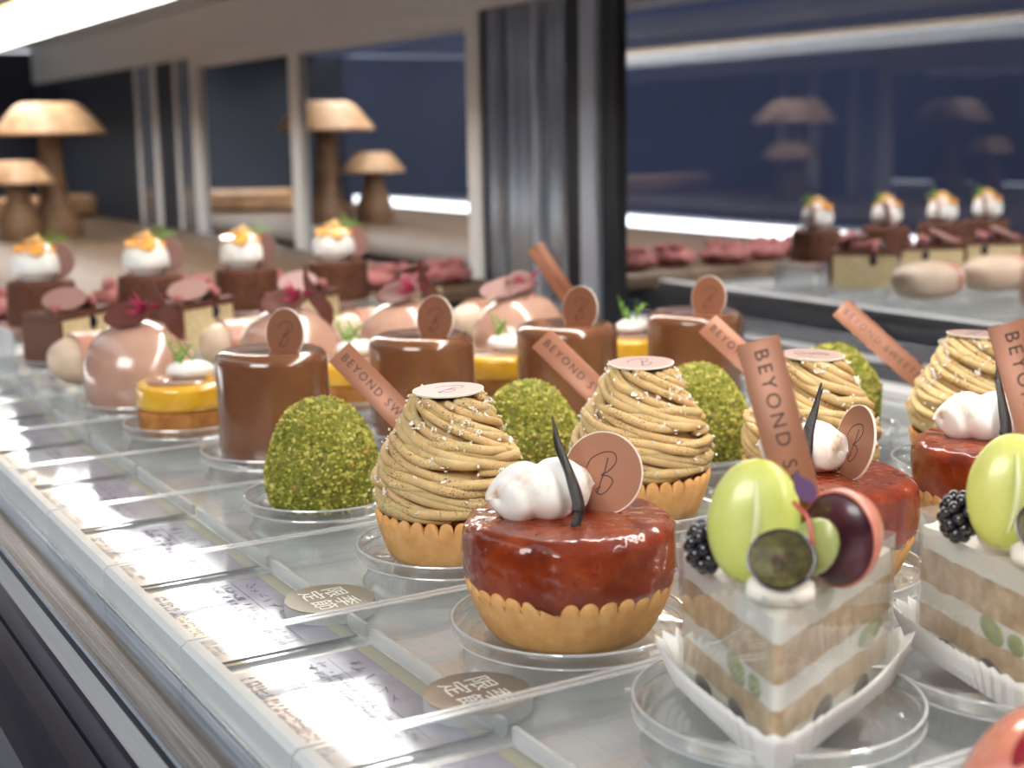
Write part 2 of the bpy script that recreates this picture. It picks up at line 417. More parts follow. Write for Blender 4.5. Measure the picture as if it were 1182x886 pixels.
# ------------------------------------------------------------------ camera
CAM = V((-.1248384, -.3305530, .1586122)); YAW, PITCH, ROLL, FPX = 1.0438110, .1765274, -.0166628, 1633.116
F = V((cos(YAW)*cos(PITCH), sin(YAW)*cos(PITCH), -sin(PITCH)))
R0 = V((sin(YAW), -cos(YAW), 0)); U0 = R0.cross(F)
R1 = R0*cos(ROLL)+U0*sin(ROLL); U1 = U0*cos(ROLL)-R0*sin(ROLL)
cd = bpy.data.cameras.new('camera'); cam = bpy.data.objects.new('camera', cd); COL.objects.link(cam)
mt = Matrix((R1, U1, -F)).transposed().to_4x4(); mt.translation = CAM; cam.matrix_world = mt
cd.sensor_width = 36; cd.lens = FPX/1182*36; cd.clip_start = .005; cd.clip_end = 60
cd.dof.use_dof = True; cd.dof.focus_distance = .50; cd.dof.aperture_fstop = 12
SC.camera = cam

# ------------------------------------------------------------------ the case and the room
MX = .64            # plane of the mirrored back doors
struct(MB().box(-.0215, .49, -.6, 3.2, -.03, -.0140).build('trim_1', 'deck', smooth=False))
SC.objects[-1].name = 'trim_1'
struct(MB().rbox(.4795, .4895, -.6, .92, -.0139, -.0030, .0012).build('trim_10', 'frame'))
def profile(name, pts, y0, y1, mat):
    """long extrusion of an (x, z) outline along the case"""
    n = len(pts); vs = [(x, y0, z) for x, z in pts]+[(x, y1, z) for x, z in pts]
    fs = [(i, (i+1) % n, n+(i+1) % n, n+i) for i in range(n)]+[tuple(range(n-1, -1, -1)), tuple(range(n, 2*n))]
    return MB().add(vs, fs).build(name, mat, None, 25)
case = thing('display_case', 'refrigerated pastry display case with brushed steel front ledge and black rail', 'display case', (0, 0, -.014))
def cpart(o):
    o.parent = case; o.matrix_parent_inverse = Matrix.Translation((0, 0, .014)); return o
cpart(profile('steel_ledge', [(-.0020, -.0139), (-.0020, -.0124), (-.0208, -.0124), (-.0218, -.0130), (-.0222, -.0160), (-.0205, -.0172), (-.003, -.0165)], -.6, 3.2, 'ledge'))
cpart(profile('front_rail', [(-.0206, -.0172), (-.0215, -.030), (-.0225, -.0318), (-.0285, -.0322), (-.0293, -.0338), (-.0300, -.0322), (-.0385, -.0320), (-.0395, -.0345), (-.0400, -.06), (-.046, -.062), (-.047, -.12), (-.004, -.12), (-.004, -.0172)], -.6, 3.2, 'blackrail'))
struct(MB().box(.4905, .617, -.6, 3.2, -.09, -.06).build('trim_2', 'darkseal', smooth=False))
for i, x in enumerate((.505, .528, .551, .574)):
    struct(MB().rbox(x, x+.006, -.6, .925, -.06, -.026, .0012).build('trim_%d' % (i+3), 'blackrail'))
struct(MB().rbox(.592, .612, -.6, 3.2, -.06, -.022, .002).build('trim_7', 'frame'))
struct(MB().box(.6175, MX+.03, -.6, 3.2, -.09, -.0245).build('trim_8', 'darkseal', smooth=False))
struct(MB().box(-.085, MX+.03, -.75, 3.2, .3652, .38).build('ceiling', 'ceil', smooth=False))
struct(MB().rbox(MX-.012, MX+.03, -.6, 3.2, .2872, .365, .002).build('trim_9', 'frame'))
struct(MB().box(-.15, -.142, -.6, 3.2, -.10, .36).build('window_1', 'glass', smooth=False))

def door(label, y0, y1, fw0, fw1, z1=.287, fmat='frame', off=0):
    d = thing('sliding_door', label, 'door', (MX+off, (y0+y1)/2, -.024), 0, 'mirrored sliding doors of the case')
    yc = (y0+y1)/2
    MB().box(0, .005, y0-yc, y1-yc, .0, z1+.024).build('mirror_pane', 'mirror', d, smooth=False)
    if fmat == 'frame': MB().rbox(-.0065, .0079, y0-yc, y1-yc, z1+.024-.0165, z1+.0238, .001).build('top_rail', fmat, d)
    if fw0: MB().rbox(-.006, .008, y0-yc-fw0, y0-yc-.0002, .0, z1+.0238, .001).build('door_stile', fmat, d)
    if fw1: MB().rbox(-.006, .008, y1-yc+.0002, y1-yc+fw1, .0, z1+.0238, .001).build('door_stile', fmat, d)
    return d
door('wide mirrored sliding door on the right, reflecting the chocolate cakes', -.35, .772, 0, .026, fmat='darkseal')
door('mirrored sliding door left of the steel pillar, reflecting the wooden mushrooms', 1.064, 1.549, .028, .038)
door('narrow dark mirrored door behind the second orange-topped chocolate cake', 1.589, 1.99, 0, .04)
# steel pillars between doors
pl = thing('door_post', 'tall brushed steel post between the two wide mirrored doors', 'post', (MX, .93, -.024), 0, 'steel posts between the doors')
MB().rbox(-.012, .02, -.129, -.1315+.03, 0, .311, .002).build('post_edge', 'coolframe', pl)
MB().rbox(-.004, .02, -.1, -.068, 0, .311, .002).build('dark_strip', 'darkseal', pl)
MB().rbox(-.008, .02, -.0675, -.03, 0, .311, .004).build('post_face', 'steel', pl)
MB().rbox(-.016, .02, -.0298, -.022, 0, .311, .002).build('post_bead', 'coolframe', pl)
MB().rbox(-.006, .02, -.0215, .05, 0, .311, .006).build('post_face', 'steel', pl)
MB().rbox(-.012, .02, .0505, .078, 0, .311, .005).build('post_face', 'steel', pl)
MB().rbox(-.003, .02, .0785, .1045, 0, .311, .002).build('dark_strip', 'endwall', pl)
pq = thing('door_post', 'hazy far post of narrow steel strips behind the large wooden mushroom', 'post', (MX, 2.22, -.024), 0, 'steel posts between the doors')
for a, b, m_ in ((-.188, -.12, 'steel'), (-.119, -.10, 'frame'), (-.099, .0, 'endwall'), (.001, .03, 'frame'), (.031, .12, 'steel'), (.121, .14, 'frame')):
    MB().rbox(-.008, .02, a, b, 0, .311, .003).build('post_strip', m_, pq)
struct(MB().box(MX-.004, MX+.02, 2.362, 3.2, -.024, .30).build('wall_back', 'endwall', smooth=False))
struct(MB().box(-.15, MX+.05, 3.2005, 3.25, -.12, .36).build('wall_end', 'endwall', smooth=False))
struct(MB().box(-3.1, -3.0, -4, 20, -1.1, 2.6).build('wall_left', 'navy', smooth=False))
struct(MB().box(-3.1, 2.6, -4.1, -4.0, -1.1, 2.6).build('wall_front', 'endwall', smooth=False))
struct(MB().box(-3.0, 1.6, -4, 20, -1.15, -1.1).build('floor', 'floor', smooth=False))

lamp = thing('ceiling_led_light', 'long white and warm LED strip light under the case ceiling', 'light', (.336, 1.25, .365))
MB().rbox(-.039, .039, -1.95, 1.9, -.022, .0002, .002).build('housing', 'ledbody', lamp)
MB().rbox(.0395, .0415, -1.95, 1.9, -.055, -.0002, .0006).build('shade_lip', 'frame', lamp)
MB().box(-.038, -.016, -1.94, 1.89, -.030, -.0221).build('warm_tube', 'ledwarm', lamp, smooth=False)
MB().box(-.0135, .024, -1.94, 1.89, -.030, -.0221).build('white_diffuser', 'led', lamp, smooth=False)
lamp2 = thing('led_strip', 'low white light strip along the foot of the front glass', 'light', (-.122, 1.85, -.034))
MB().box(-.004, .004, -1.25, 1.25, 0, .006).build('strip_housing', 'ledbody', lamp2, smooth=False)
MB().box(-.0035, .0035, -1.24, 1.24, .0061, .034).build('strip_diffuser', 'ledlow', lamp2, smooth=False)

# ------------------------------------------------------------------ trays, cards, tags
PT = .095
ROWS = {-2: 'coral glazed dome', -1: 'fruit shortcakes', 0: 'red glazed tarts', 1: 'chestnut cream tarts', 2: 'pistachio domes', 3: 'chocolate cylinders',
        4: 'lemon tarts', 5: 'pink glazed domes', 6: 'pale oval cakes', 7: 'blueberry cake wedges', 8: 'orange-topped chocolate cakes'}
XE = .478
def make_tray(k):
    t = thing('acrylic_tray', 'long clear acrylic tray under the row of ' + ROWS[k], 'tray', (0, k*PT, -.0138), 0, 'clear acrylic trays side by side')
    g = .0006
    b = MB()
    b.box(.0022, XE-.0022, g+.0022, PT-g-.0022, 0, .0014)
    b.build('tray_floor', 'acrylic', t, smooth=False)
    w = MB().box(.0022, XE, g, g+.002, .0, .0133); w.build('side_wall', 'acrylic', t, smooth=False)
    w = MB().box(.0022, XE, PT-g-.002, PT-g, .0, .0133); w.build('side_wall', 'acrylic', t, smooth=False)
    for a in (g, PT-g-.002):
        MB().box(.004, XE, a+.0001, a+.0019, .01332, .0138).build('rim', 'acryledge', t, smooth=False)
    n = 6
    pr = [(-.0002, 0), (.0021, 0), (.0021, .0125), (.0042, .0130), (.0042, .0138), (.0008, .0138), (-.0010, .0122), (-.0016, .0030)]
    vs = [(x, g, z) for x, z in pr]+[(x, PT-g, z) for x, z in pr]; m = len(pr)
    fs = [(i, (i+1) % m, m+(i+1) % m, m+i) for i in range(m)]+[tuple(range(m-1, -1, -1)), tuple(range(m, 2*m))]
    MB().add(vs, fs).build('front_lip', 'acryledge', t, 20)
    MB().box(.0640, .0656, g+.0022, PT-g-.0022, .0015, .0062).build('card_rib', 'acryledge', t, smooth=False)
    MB().box(XE-.0021, XE, g+.0022, PT-g-.0022, 0, .0130).build('back_wall', 'acryledge', t, smooth=False)
    return t
tray0 = make_tray(-2)
for k in range(-1, 9): dup(tray0, (0, k*PT, -.0138), 0, 'long clear acrylic tray under the row of ' + ROWS[k])

def make_card(k):
    c = thing('price_card', 'printed price card under the acrylic in front of the ' + ROWS[k], 'card', (.033, (k+.5)*PT, -.0123), 0, 'price cards along the front of the trays')
    MB().box(-.0285, .0295, -.0415, .0415, 0, .0004).build('card_sheet', 'card', c, smooth=False)
    MB().box(.0235, .0293, -.041, .041, .00042, .00050).build('colour_band', 'cardband', c, smooth=False)
    rr = random.Random(k)
    m = MB()
    # rows of print too small to read
    for row, (x, y0, y1, hh) in enumerate(((.0085, -.036, .036, .0016), (.0045, -.036, .036, .0016), (-.0155, -.034, .036, .0013), (-.0185, -.034, .036, .0013), (-.0255, -.034, .036, .0013))):
        y = y1
        while y > y0:
            w = rr.uniform(.0006, .0016)
            if rr.random() < .85:
                a = rr.uniform(-hh, hh*.2); 
                m.box(x+a, x+a+rr.uniform(.0004, hh), y-w, y, .00042, .00047)
                if rr.random() < .6: m.box(x-hh, x+hh, y-w*.5-.0002, y-w*.5+.0002, .00042, .00047)
            y -= w+rr.uniform(.0002, .0009)
    m.box(.0118, .0120, -.038, .038, .00042, .00047)
    if k != -1:      # handwritten title, too blurred to read
        y = .030
        while y > -.006:
            for q in range(rr.randint(2, 3)):
                L_ = rr.uniform(.0012, .0028); e = Euler((0, 0, rr.uniform(0, 3.1))).to_matrix().to_4x4(); e.translation = (.0168+rr.uniform(-.0014, .0014), y+rr.uniform(-.001, .001), .00044)
                m.box(-L_, L_, -.00022, .00022, 0, .00003, e)
            y -= .0068
    m.build('fine_print', 'cardink', c, smooth=False)
    def put(body, size, x, y, nm):
        me = text_mesh(body, size, 1.15, 'LEFT', .00002); apply(me, Matrix.Translation((x, y, .00046)) @ Matrix.Rotation(-PI/2, 4, 'Z'))
        link(nm, me, 'cardink', c)
    if k <= 2:
        put('¥1050', .0075, -.006, .022, 'price')
    if k == -1: put('フラン', .0072, .0168, .030, 'title')
    return c
for k in range(-2, 9): make_card(k)

def make_tag(x, y, label):
    t = thing('round_tag', label, 'tag', (x, y, -.0117), 0, 'round seasonal tags beside the cards')
    r = .0165
    MB().lathe([(0, 0), (r, 0), (r, .0042), (0, .0042)], 64).build('acrylic_base', 'acryledge', t)
    MB().lathe([(0, .00425), (r*.985, .00425), (r*.985, .0046), (0, .0046)], 64).build('tag_face', 'tag', t)
    f = kids(t)[-1]
    for body, yy in (('季節', .0), ('限定', .0)): pass
    me = text_mesh('季\n節', .0098, 1, 'CENTER', .00002)
    me2 = text_mesh('限\n定', .0098, 1, 'CENTER', .00002)
    for q, dy in ((me, -.0058), (me2, .0058)):
        q.transform(Matrix.Diagonal((1.1, .92, 1, 1)))
        vs = [v.co for v in q.vertices]
        cx = (min(v.x for v in vs)+max(v.x for v in vs))/2; cy = (min(v.y for v in vs)+max(v.y for v in vs))/2
        sc = min(.0215/(max(v.y for v in vs)-min(v.y for v in vs)), 1)
        apply(q, Matrix.Translation((0, dy, .00466)) @ Matrix.Rotation(-PI/2, 4, 'Z') @ Matrix.Diagonal((sc, sc, 1, 1)) @ Matrix.Translation((-cx, -cy, 0)))
        link('lettering', q, 'tagink', f)
    return t
make_tag(.0675, .0235, 'round taupe tag with white characters beside the red glazed tarts card')
make_tag(.0645, .1290, 'round taupe tag with white characters beside the chestnut tarts card')

# ------------------------------------------------------------------ clear stands
def make_stand(R, label, loc):
    t = thing('clear_stand', label, 'stand', loc, 0, 'round clear stands under the pastries')
    MB().lathe([(0, -.0012), (R-.003, -.0012), (R-.0012, .0002), (R-.0004, .0036), (R, .0040), (R+.0005, .0036), (R+.0002, .0004), (R-.0012, -.0016), (R-.004, -.0024), (0, -.0024)], 72).build('plate', 'stand', t)
    m = MB()
    for rr, zz, q in ((R, .0042, .00045), (R+.0002, -.0002, .0003)):
        m.lathe([(rr+q*cos(a), zz+q*sin(a)) for a in [2*PI*i/8 for i in range(8)]], 96, None, None, True)
    m.build('rim_bead', 'acrylbead', t)
    rb = R*.86
    def flute(a, r, z, k): return (r*(1+.012*cos(90*a)) if k in (1, 2) else r, z)
    MB().lathe([(rb-.0014, -.0025), (rb, -.0025), (rb+.0022, -.0098), (rb+.0036, -.0104), (rb+.0036, -.0112), (rb+.0012, -.0112), (rb-.0004, -.0098)], 180, None, flute, True).build('fluted_foot', 'stand', t)
    return t
STAND = {}
def stand(x, y, R, what):
    lab = 'round clear plastic stand under the ' + what
    if R not in STAND: STAND[R] = make_stand(R, lab, (x, y, -.0010))
    else: dup(STAND[R], (x, y, -.0010), 0, lab)
ORD = ['nearest the front ledge', 'second from the front ledge', 'third from the front ledge', 'nearest the mirrored doors']
def row(proto, pts, fmt, rzs, R, short):
    """place a row: proto itself first, then copies"""
    out = []
    for i, (x, y) in enumerate(pts):
        lab = fmt % ORD[i]
        if i == 0: proto.location = (x, y, 0); proto.rotation_euler = (0, 0, rzs[0]); proto['label'] = lab; o = proto
        else: o = dup(proto, (x, y, 0), rzs[i], lab)
        stand(x, y, R, short + ' ' + ORD[i].split(',')[0]); out.append(o)
    return out
def face(x, y): return math.atan2(y-CAM.y, x-CAM.x)-PI/2
# z of a pastry base: the top of its stand plate sits at -.0022

ZB = -.0020
def crust(parent, rt=.0290, rb=.0242, h=.0182, n=31):
    k = 10; N = n*k; m = MB()
    d = rt-rb
    prof = [(0, ZB, 0), (rb*.90, ZB, 0), (rb*.965, ZB+.0008, 0), (rb+d*.08, ZB+h*.14, 0), (rb+d*.34, ZB+h*.30, 0), (rb+d*.58, ZB+h*.48, 0), (rb+d*.80, ZB+h*.68, .05), (rb+d*.92, ZB+h*.82, .45), (rt, ZB+h*.93, 1), (rt-.0002, ZB+h, 1), (rt-.0014, ZB+h+.0006, 1), (rt-.0036, ZB+h-.0012, .6), (rt-.0050, ZB+h-.005, 0), (0, ZB+h-.005, 0)]
    def wob(a, r, z, i):
        amp = prof[i][2]; f = (a*n/(2*PI)) % 1; b = math.sqrt(max(0, 1-(2*f-1)**2))
        return r+amp*.0013*(b-.75), z+(amp*.0034*(b-.8) if i >= 8 else 0)
    m.lathe([(r, z) for r, z, _ in prof], N, None, wob)
    return m.build('tart_crust', 'crust', parent, 50)

# ---- chestnut cream tarts (mont blanc shape)
def mont():
    t = thing('chestnut_cream_tart', 'x', 'cake', group='chestnut cream tarts in a row')
    crust(t)
    rnd = random.Random(5); m = MB()
    z0, z1 = .0172, .0595
    def R(u): # u 0 bottom..1 top
        K = ((0, .0268), (.10, .0284), (.25, .0280), (.42, .0250), (.58, .0222), (.75, .0186), (.9, .0150), (1, .0126))
        for (a_, ra), (b_, rb_) in zip(K, K[1:]):
            if u <= b_: return ra+(rb_-ra)*(u-a_)/(b_-a_)
        return K[-1][1]
    m.lathe([(0, z0-.002), (R(0)-.004, z0-.002)]+[(R(u/12)-.0036, z0+(z1-z0)*u/12) for u in range(13)]+[(0, z1)], 40)
    def strand(a0, turns, u0, u1, rr, off=0, wav=.0):
        pts = []; n = 46; ph = rnd.uniform(0, 6)
        for i in range(n+1):
            q = i/n; u = u1+(u0-u1)*q; a = a0+turns*2*PI*q
            u2 = u+wav*sin(q*7+ph)
            u2 = max(0, min(1, u2))
            r = R(u2)-.0012+off*sin(PI*q)+.0005*sin(q*13+ph)
            pts.append((r*cos(a), r*sin(a), z0+(z1-z0)*u2+.001))
        m.tube(pts, [rr*(.8+.2*min(1, 5*min(i/n, 1-i/n)+.2)) for i in range(n+1)], 8)
    S = 16
    for i in range(S):
        strand(2*PI*i/S+rnd.uniform(-.05, .05), .84+rnd.uniform(-.09, .09), rnd.uniform(.0, .03), 1, .00188+rnd.uniform(-.0002, .0002), rnd.uniform(-.0006, .0018), .030)
    for i in range(12):
        a = rnd.uniform(0, 2*PI); u = rnd.uniform(.02, .55)
        strand(a, .36+rnd.uniform(-.08, .1), u, u+rnd.uniform(.08, .24), .0020, .0024, .024)
    for i in range(6):
        a = rnd.uniform(0, 2*PI); strand(a, .42, .0, .1+rnd.uniform(0, .08), .0022, .0008, .01)
    for i in range(5):
        a = 2*PI*i/5+.2; strand(a, .22, .80, 1., .0021, .001, .01)
    m.build('chestnut_strands', 'chestnut', t, 80)
    # flakes sprinkled on top
    fl = MB(); 
    for i in range(150):
        a = rnd.uniform(0, 2*PI); u = rnd.random()**.8
        r = R(u)+.0012; c = V((r*cos(a), r*sin(a), z0+(z1-z0)*u+.0018))
        for j in range(rnd.randint(1, 4)):
            e = Euler((rnd.uniform(0, 6), rnd.uniform(0, 6), rnd.uniform(0, 6))).to_matrix().to_4x4()
            e.translation = c+V((rnd.gauss(0, .0008), rnd.gauss(0, .0008), rnd.gauss(0, .0006)))
            L = rnd.uniform(.0004, .0010)
            fl.box(-L, L, -.0004, .0004, -.00022, .00022, e)
    o = fl.build('white_flakes', 'flake', t, smooth=False); o['kind'] = 'stuff'
    d = disc_plaque(t, (0, 0, .0622), (0, 1, 0), (-.03, -.02, 1), .0134, mat='mauve')
    return t
p = mont()
mbs = [(.1205, .1395), (.2165, .1480), (.2880, .1225), (.3905, .1240)]
row(p, mbs, 'chestnut cream tart of piped strands under a disc, %s', [-.60, -.1, 1.3, 2.4], .0365, 'chestnut cream tart')

# ---- pistachio domes
def pist():
    t = thing('pistachio_dome', 'x', 'cake', group='pistachio domes in a row')
    rnd = random.Random(3)
    def prof(u): # u 0..1 bottom to top -> (r, z)
        z = ZB+.0475*u
        r = .0248*math.sqrt(max(0, 1-((u-.30)/.70)**2)) if u > .30 else .0248-.0026*((.30-u)/.30)**2
        return r, z
    P = [prof(1-(1-i/22)**1.6) for i in range(23)]
    P = [(0, ZB)]+P[:-1]+[(0, ZB+.0475)]
    def wob(a, r, z, k):
        d = noise.noise(V((r*cos(a), r*sin(a), z))*60)*.0014; return r+d, z
    MB().lathe(P, 64, None, wob).build('dome', 'pistbase', t, 80)
    m = MB()
    ico_v = [V((0, 0, 1)), V((.9, 0, .3)), V((-.4, .8, .25)), V((-.5, -.75, .3)), V((.3, .4, -.8)), V((.1, -.6, -.7))]
    ico_f = [(0, 1, 2), (0, 2, 3), (0, 3, 1), (1, 4, 2), (3, 5, 1), (1, 5, 4), (2, 4, 5), (2, 5, 3)]
    for i in range(3800):
        u = rnd.random()**.85
        r, z = prof(u); a = rnd.uniform(0, 2*PI)
        if rnd.random() > .25+r/.025: continue
        d = noise.noise(V((r*cos(a), r*sin(a), z))*60)*.0014
        e = Euler((rnd.uniform(0, 6), rnd.uniform(0, 6), rnd.uniform(0, 6))).to_matrix().to_4x4()
        s_ = rnd.choice((.00045, .0006, .0007, .0009, .0010, .0013))*rnd.uniform(.8, 1.2)
        if rnd.random() < .012: s_ *= 1.7
        e = e @ Matrix.Diagonal((s_*rnd.uniform(.7, 1.4), s_, s_, 1))
        e.translation = V(((r+d)*cos(a), (r+d)*sin(a), z))
        m.add(ico_v, ico_f, e)
    o = m.build('crumb_coating', 'pist', t, smooth=False); o['kind'] = 'stuff'
    return t
p = pist()
ps = [(.1085, .2380), (.2044, .2210), (.2975, .2140), (.3942, .2222)]
# the label leans over the shoulder of each dome (world directions, the row shares one heading)
xd = V((.40, -.66, -.64)); nn = V((-.62, -.45, .55))
label_plaque(p, (.0270, -.0065, .0440), xd, nn)
row(p, ps, 'green crumb-coated pistachio dome with leaning copper label, %s', [0, .0, .0, .0], .0345, 'pistachio dome')

# ---- chocolate cylinders
def choc():
    t = thing('chocolate_cylinder', 'x', 'cake', group='glazed chocolate cylinders in a row')
    r, h, b = .0285, .0530, .0065
    P = [(0, ZB), (r-.001, ZB), (r, ZB+.001)]+[(r, ZB+h*i/10) for i in range(2, 8)]
    P += [(r-b+b*cos(a), h-b+b*sin(a)) for a in [PI/2*i/9 for i in range(10)]]+[(r*.5, h-.0002), (0, h-.0005)]
    def wob(a, rr, z, k): 
        return rr*(1+.006*sin(3*a+z*90)+.004*noise.noise(V((cos(a)*2, sin(a)*2, z*40)))), z
    MB().lathe(P, 72, None, wob).build('glazed_body', 'chocglaze', t, 60)
    disc_plaque(t, (.0080, -.0075, .0612), (.10, .05, 1), (-.62, -.78, .12), .0128)
    return t
p = choc()
cs = [(.1254, .3400), (.2115, .3430), (.2975, .3330), (.3870, .3320)]
row(p, cs, 'glossy milk chocolate cylinder cake with an upright round plaque, %s', [-.48+.0, -.55, -.64, -.70], .0375, 'chocolate cylinder')

# ---- red glazed tarts
def red():
    t = thing('glazed_tart', 'x', 'cake', group='red glazed tarts in a row')
    crust(t, .0340, .0268, .0194, 34)
    r, z0, z1, b = .0346, .0150, .0366, .0052
    P = [(0, z0), (r-.004, z0), (r-.0012, z0+.0012), (r, z0+.004), (r+.0003, z0+.009)]
    P += [(r-b+b*cos(a), z1-b+b*sin(a)) for a in [PI/2*i/8 for i in range(9)]]+[(r*.5, z1+.0003), (0, z1+.0004)]
    def wob(a, rr, z, k):
        q = .0016*noise.noise(V((cos(a)*4, sin(a)*4, z*90)))
        dz = -.0034*max(0, noise.noise(V((cos(a)*4.2, sin(a)*4.2, 3))))-.0004 if k in (2, 3, 1) else .0005*noise.noise(V((rr*cos(a)*90, rr*sin(a)*90, 1)))
        return rr+q, z+dz
    MB().lathe(P, 110, None, wob).build('glazed_top', 'glaze', t, 70)
    # toasted meringue quenelle: a ridged bar across the back left of the top
    m = MB(); n, kk = 44, 36; vs, fs = [], []
    L = .0335
    for i in range(n+1):
        q = (1-cos(PI*i/n))/2; x = -L/2+L*q
        env = max(0, 1-abs(2*q-1)**2.6)**.46
        for j in range(kk):
            a = 2*PI*j/kk
            lob = 1.02-.17*env*abs(cos(q*PI*2.4-a*.75+.4))**4
            rr = .0109*env*lob*(1+.05*noise.noise(V((q*5, cos(a)*2, sin(a)*2))))
            vs.append((x+.0025*cos(a)*(q-.5)*1.6, cos(a)*rr*1.05, max(-.0078, sin(a)*rr*.96)))
    for i in range(n):
        for j in range(kk):
            l = (j+1) % kk; fs.append((i*kk+j, i*kk+l, i*kk+kk+l, i*kk+kk+j))
    mt_ = Matrix.Translation((-.0085, .0000, .0368+.0074)) @ Matrix.Rotation(.32, 4, 'Z') @ Matrix.Rotation(-.06, 4, 'Y')
    m.add(vs, fs, mt_).build('meringue', 'meringue', t, 70)
    # vanilla pod
    pth = smoothpath([(-.0052, .0060, .0680), (-.0030, .0010, .0600), (.0002, -.0060, .0520), (.0028, -.0105, .0440), (.0030, -.0125, .0400), (.0018, -.0150, .0366)], 6)
    m = MB(); m.tube(pth, [.0003+.0023*min(1, (i/len(pth))*2.0)*(1 if i < len(pth)*.75 else .7) for i in range(len(pth))], 9, .5)
    pth2 = smoothpath([(-.0048, .0064, .0660), (-.0040, .0020, .0590), (-.0006, -.0050, .0520), (.0016, -.0098, .0450), (.0018, -.0120, .0410)], 5)
    m.tube(pth2, [.0002+.0011*min(1, (i/len(pth2))*2.2) for i in range(len(pth2))], 7, .5)
    m.build('vanilla_pod', 'pod', t, 60)
    disc_plaque(t, (.0112, .0060, .0488), (-.18, .10, 1), (-.35, -.92, .22), .0134)
    return t
p = red()
rs = [(.1130, .0430), (.2170, .0400), (.3150, .0420)]
for i, (x, y) in enumerate(rs):
    lab = 'red-brown glazed tart with meringue and vanilla pod, ' + [ORD[0], 'behind the grapes of the front shortcake', 'behind the shortcake at the right edge'][i]
    if i == 0: p.location = (x, y, 0); p.rotation_euler = (0, 0, face(x, y)); p['label'] = lab
    else: dup(p, (x, y, 0), [0, face(x, y)-.75, face(x, y)-.2][i], lab)
    stand(x, y, .0385, ['red glazed tart nearest the steel front ledge', 'red glazed tart behind the front shortcake', 'red glazed tart behind the right-edge shortcake'][i])

# ---- lemon tarts
def lemon():
    t = thing('lemon_tart', 'x', 'cake', group='lemon tarts in a row')
    r = .0262
    MB().lathe([(0, ZB), (r-.002, ZB), (r-.0012, ZB+.001), (r-.0006, ZB+.0125), (r-.003, ZB+.0130), (0, ZB+.0130)], 64).build('tart_shell', 'tartshell', t)
    b = .0035; z1 = ZB+.0275
    P = [(0, ZB+.0131), (r-.002, ZB+.0131), (r-.0004, ZB+.0142), (r, ZB+.017)]+[(r-b+b*cos(a), z1-b+b*sin(a)) for a in [PI/2*i/7 for i in range(8)]]+[(0, z1)]
    MB().lathe(P, 64).build('lemon_curd', 'lemon', t, 60)
    MB().lathe([(0, z1+.0001), (.0165, z1+.0001), (.0168, z1+.0006), (.0160, z1+.0011), (0, z1+.0011)], 48, Matrix.Translation((-.003, -.004, 0))).build('jelly_disc', 'jelly', t)
    m = MB(); m.ell((0, 0, 0), (.0135, .0095, .0055), 28, 14, Matrix.Translation((.004, .002, z1+.0052)), lambda p_: 1+.10*noise.noise(p_*2.5+V((3, 1, 2))))
    m.build('cream', 'whitecream', t, 80)
    rnd = random.Random(8)
    for k in range(4):
        m = MB(); a0 = V((.004+rnd.uniform(-.006, .004), rnd.uniform(-.004, .004), z1+.009))
        e = a0+V((rnd.uniform(-.012, .008), rnd.uniform(-.006, .004), rnd.uniform(.004, .016) if k else .0175))
        mid = (a0+e)/2+V((rnd.uniform(-.002, .002), 0, rnd.uniform(-.001, .002)))
        pp = smoothpath([a0, mid, e], 6); m.ribbon(pp, (1, -.3, .2), [.0012*(1-.75*i/len(pp))+.0002 for i in range(len(pp))], .0004)
        if k < 3:
            for q in (4, 7):
                s0 = pp[q]; m.ribbon(smoothpath([s0, s0+V((rnd.uniform(-.004, .005), 0, .003)), s0+V((rnd.uniform(-.006, .007), 0, .0042))], 4), (0, 1, .6), [.0012, .0018, .0022, .002, .0016, .0014, .001, .0008, .0004], .0003)
        m.build('green_sprig', 'sprig', t)
    return t
p = lemon()
ls = [(.1075, .4330), (.2168, .4500), (.3020, .4160), (.4080, .4270)]
row(p, ls, 'yellow lemon tart topped with white cream and a green sprig, %s', [-.4, -.3, -.9, .4], .0335, 'lemon tart')

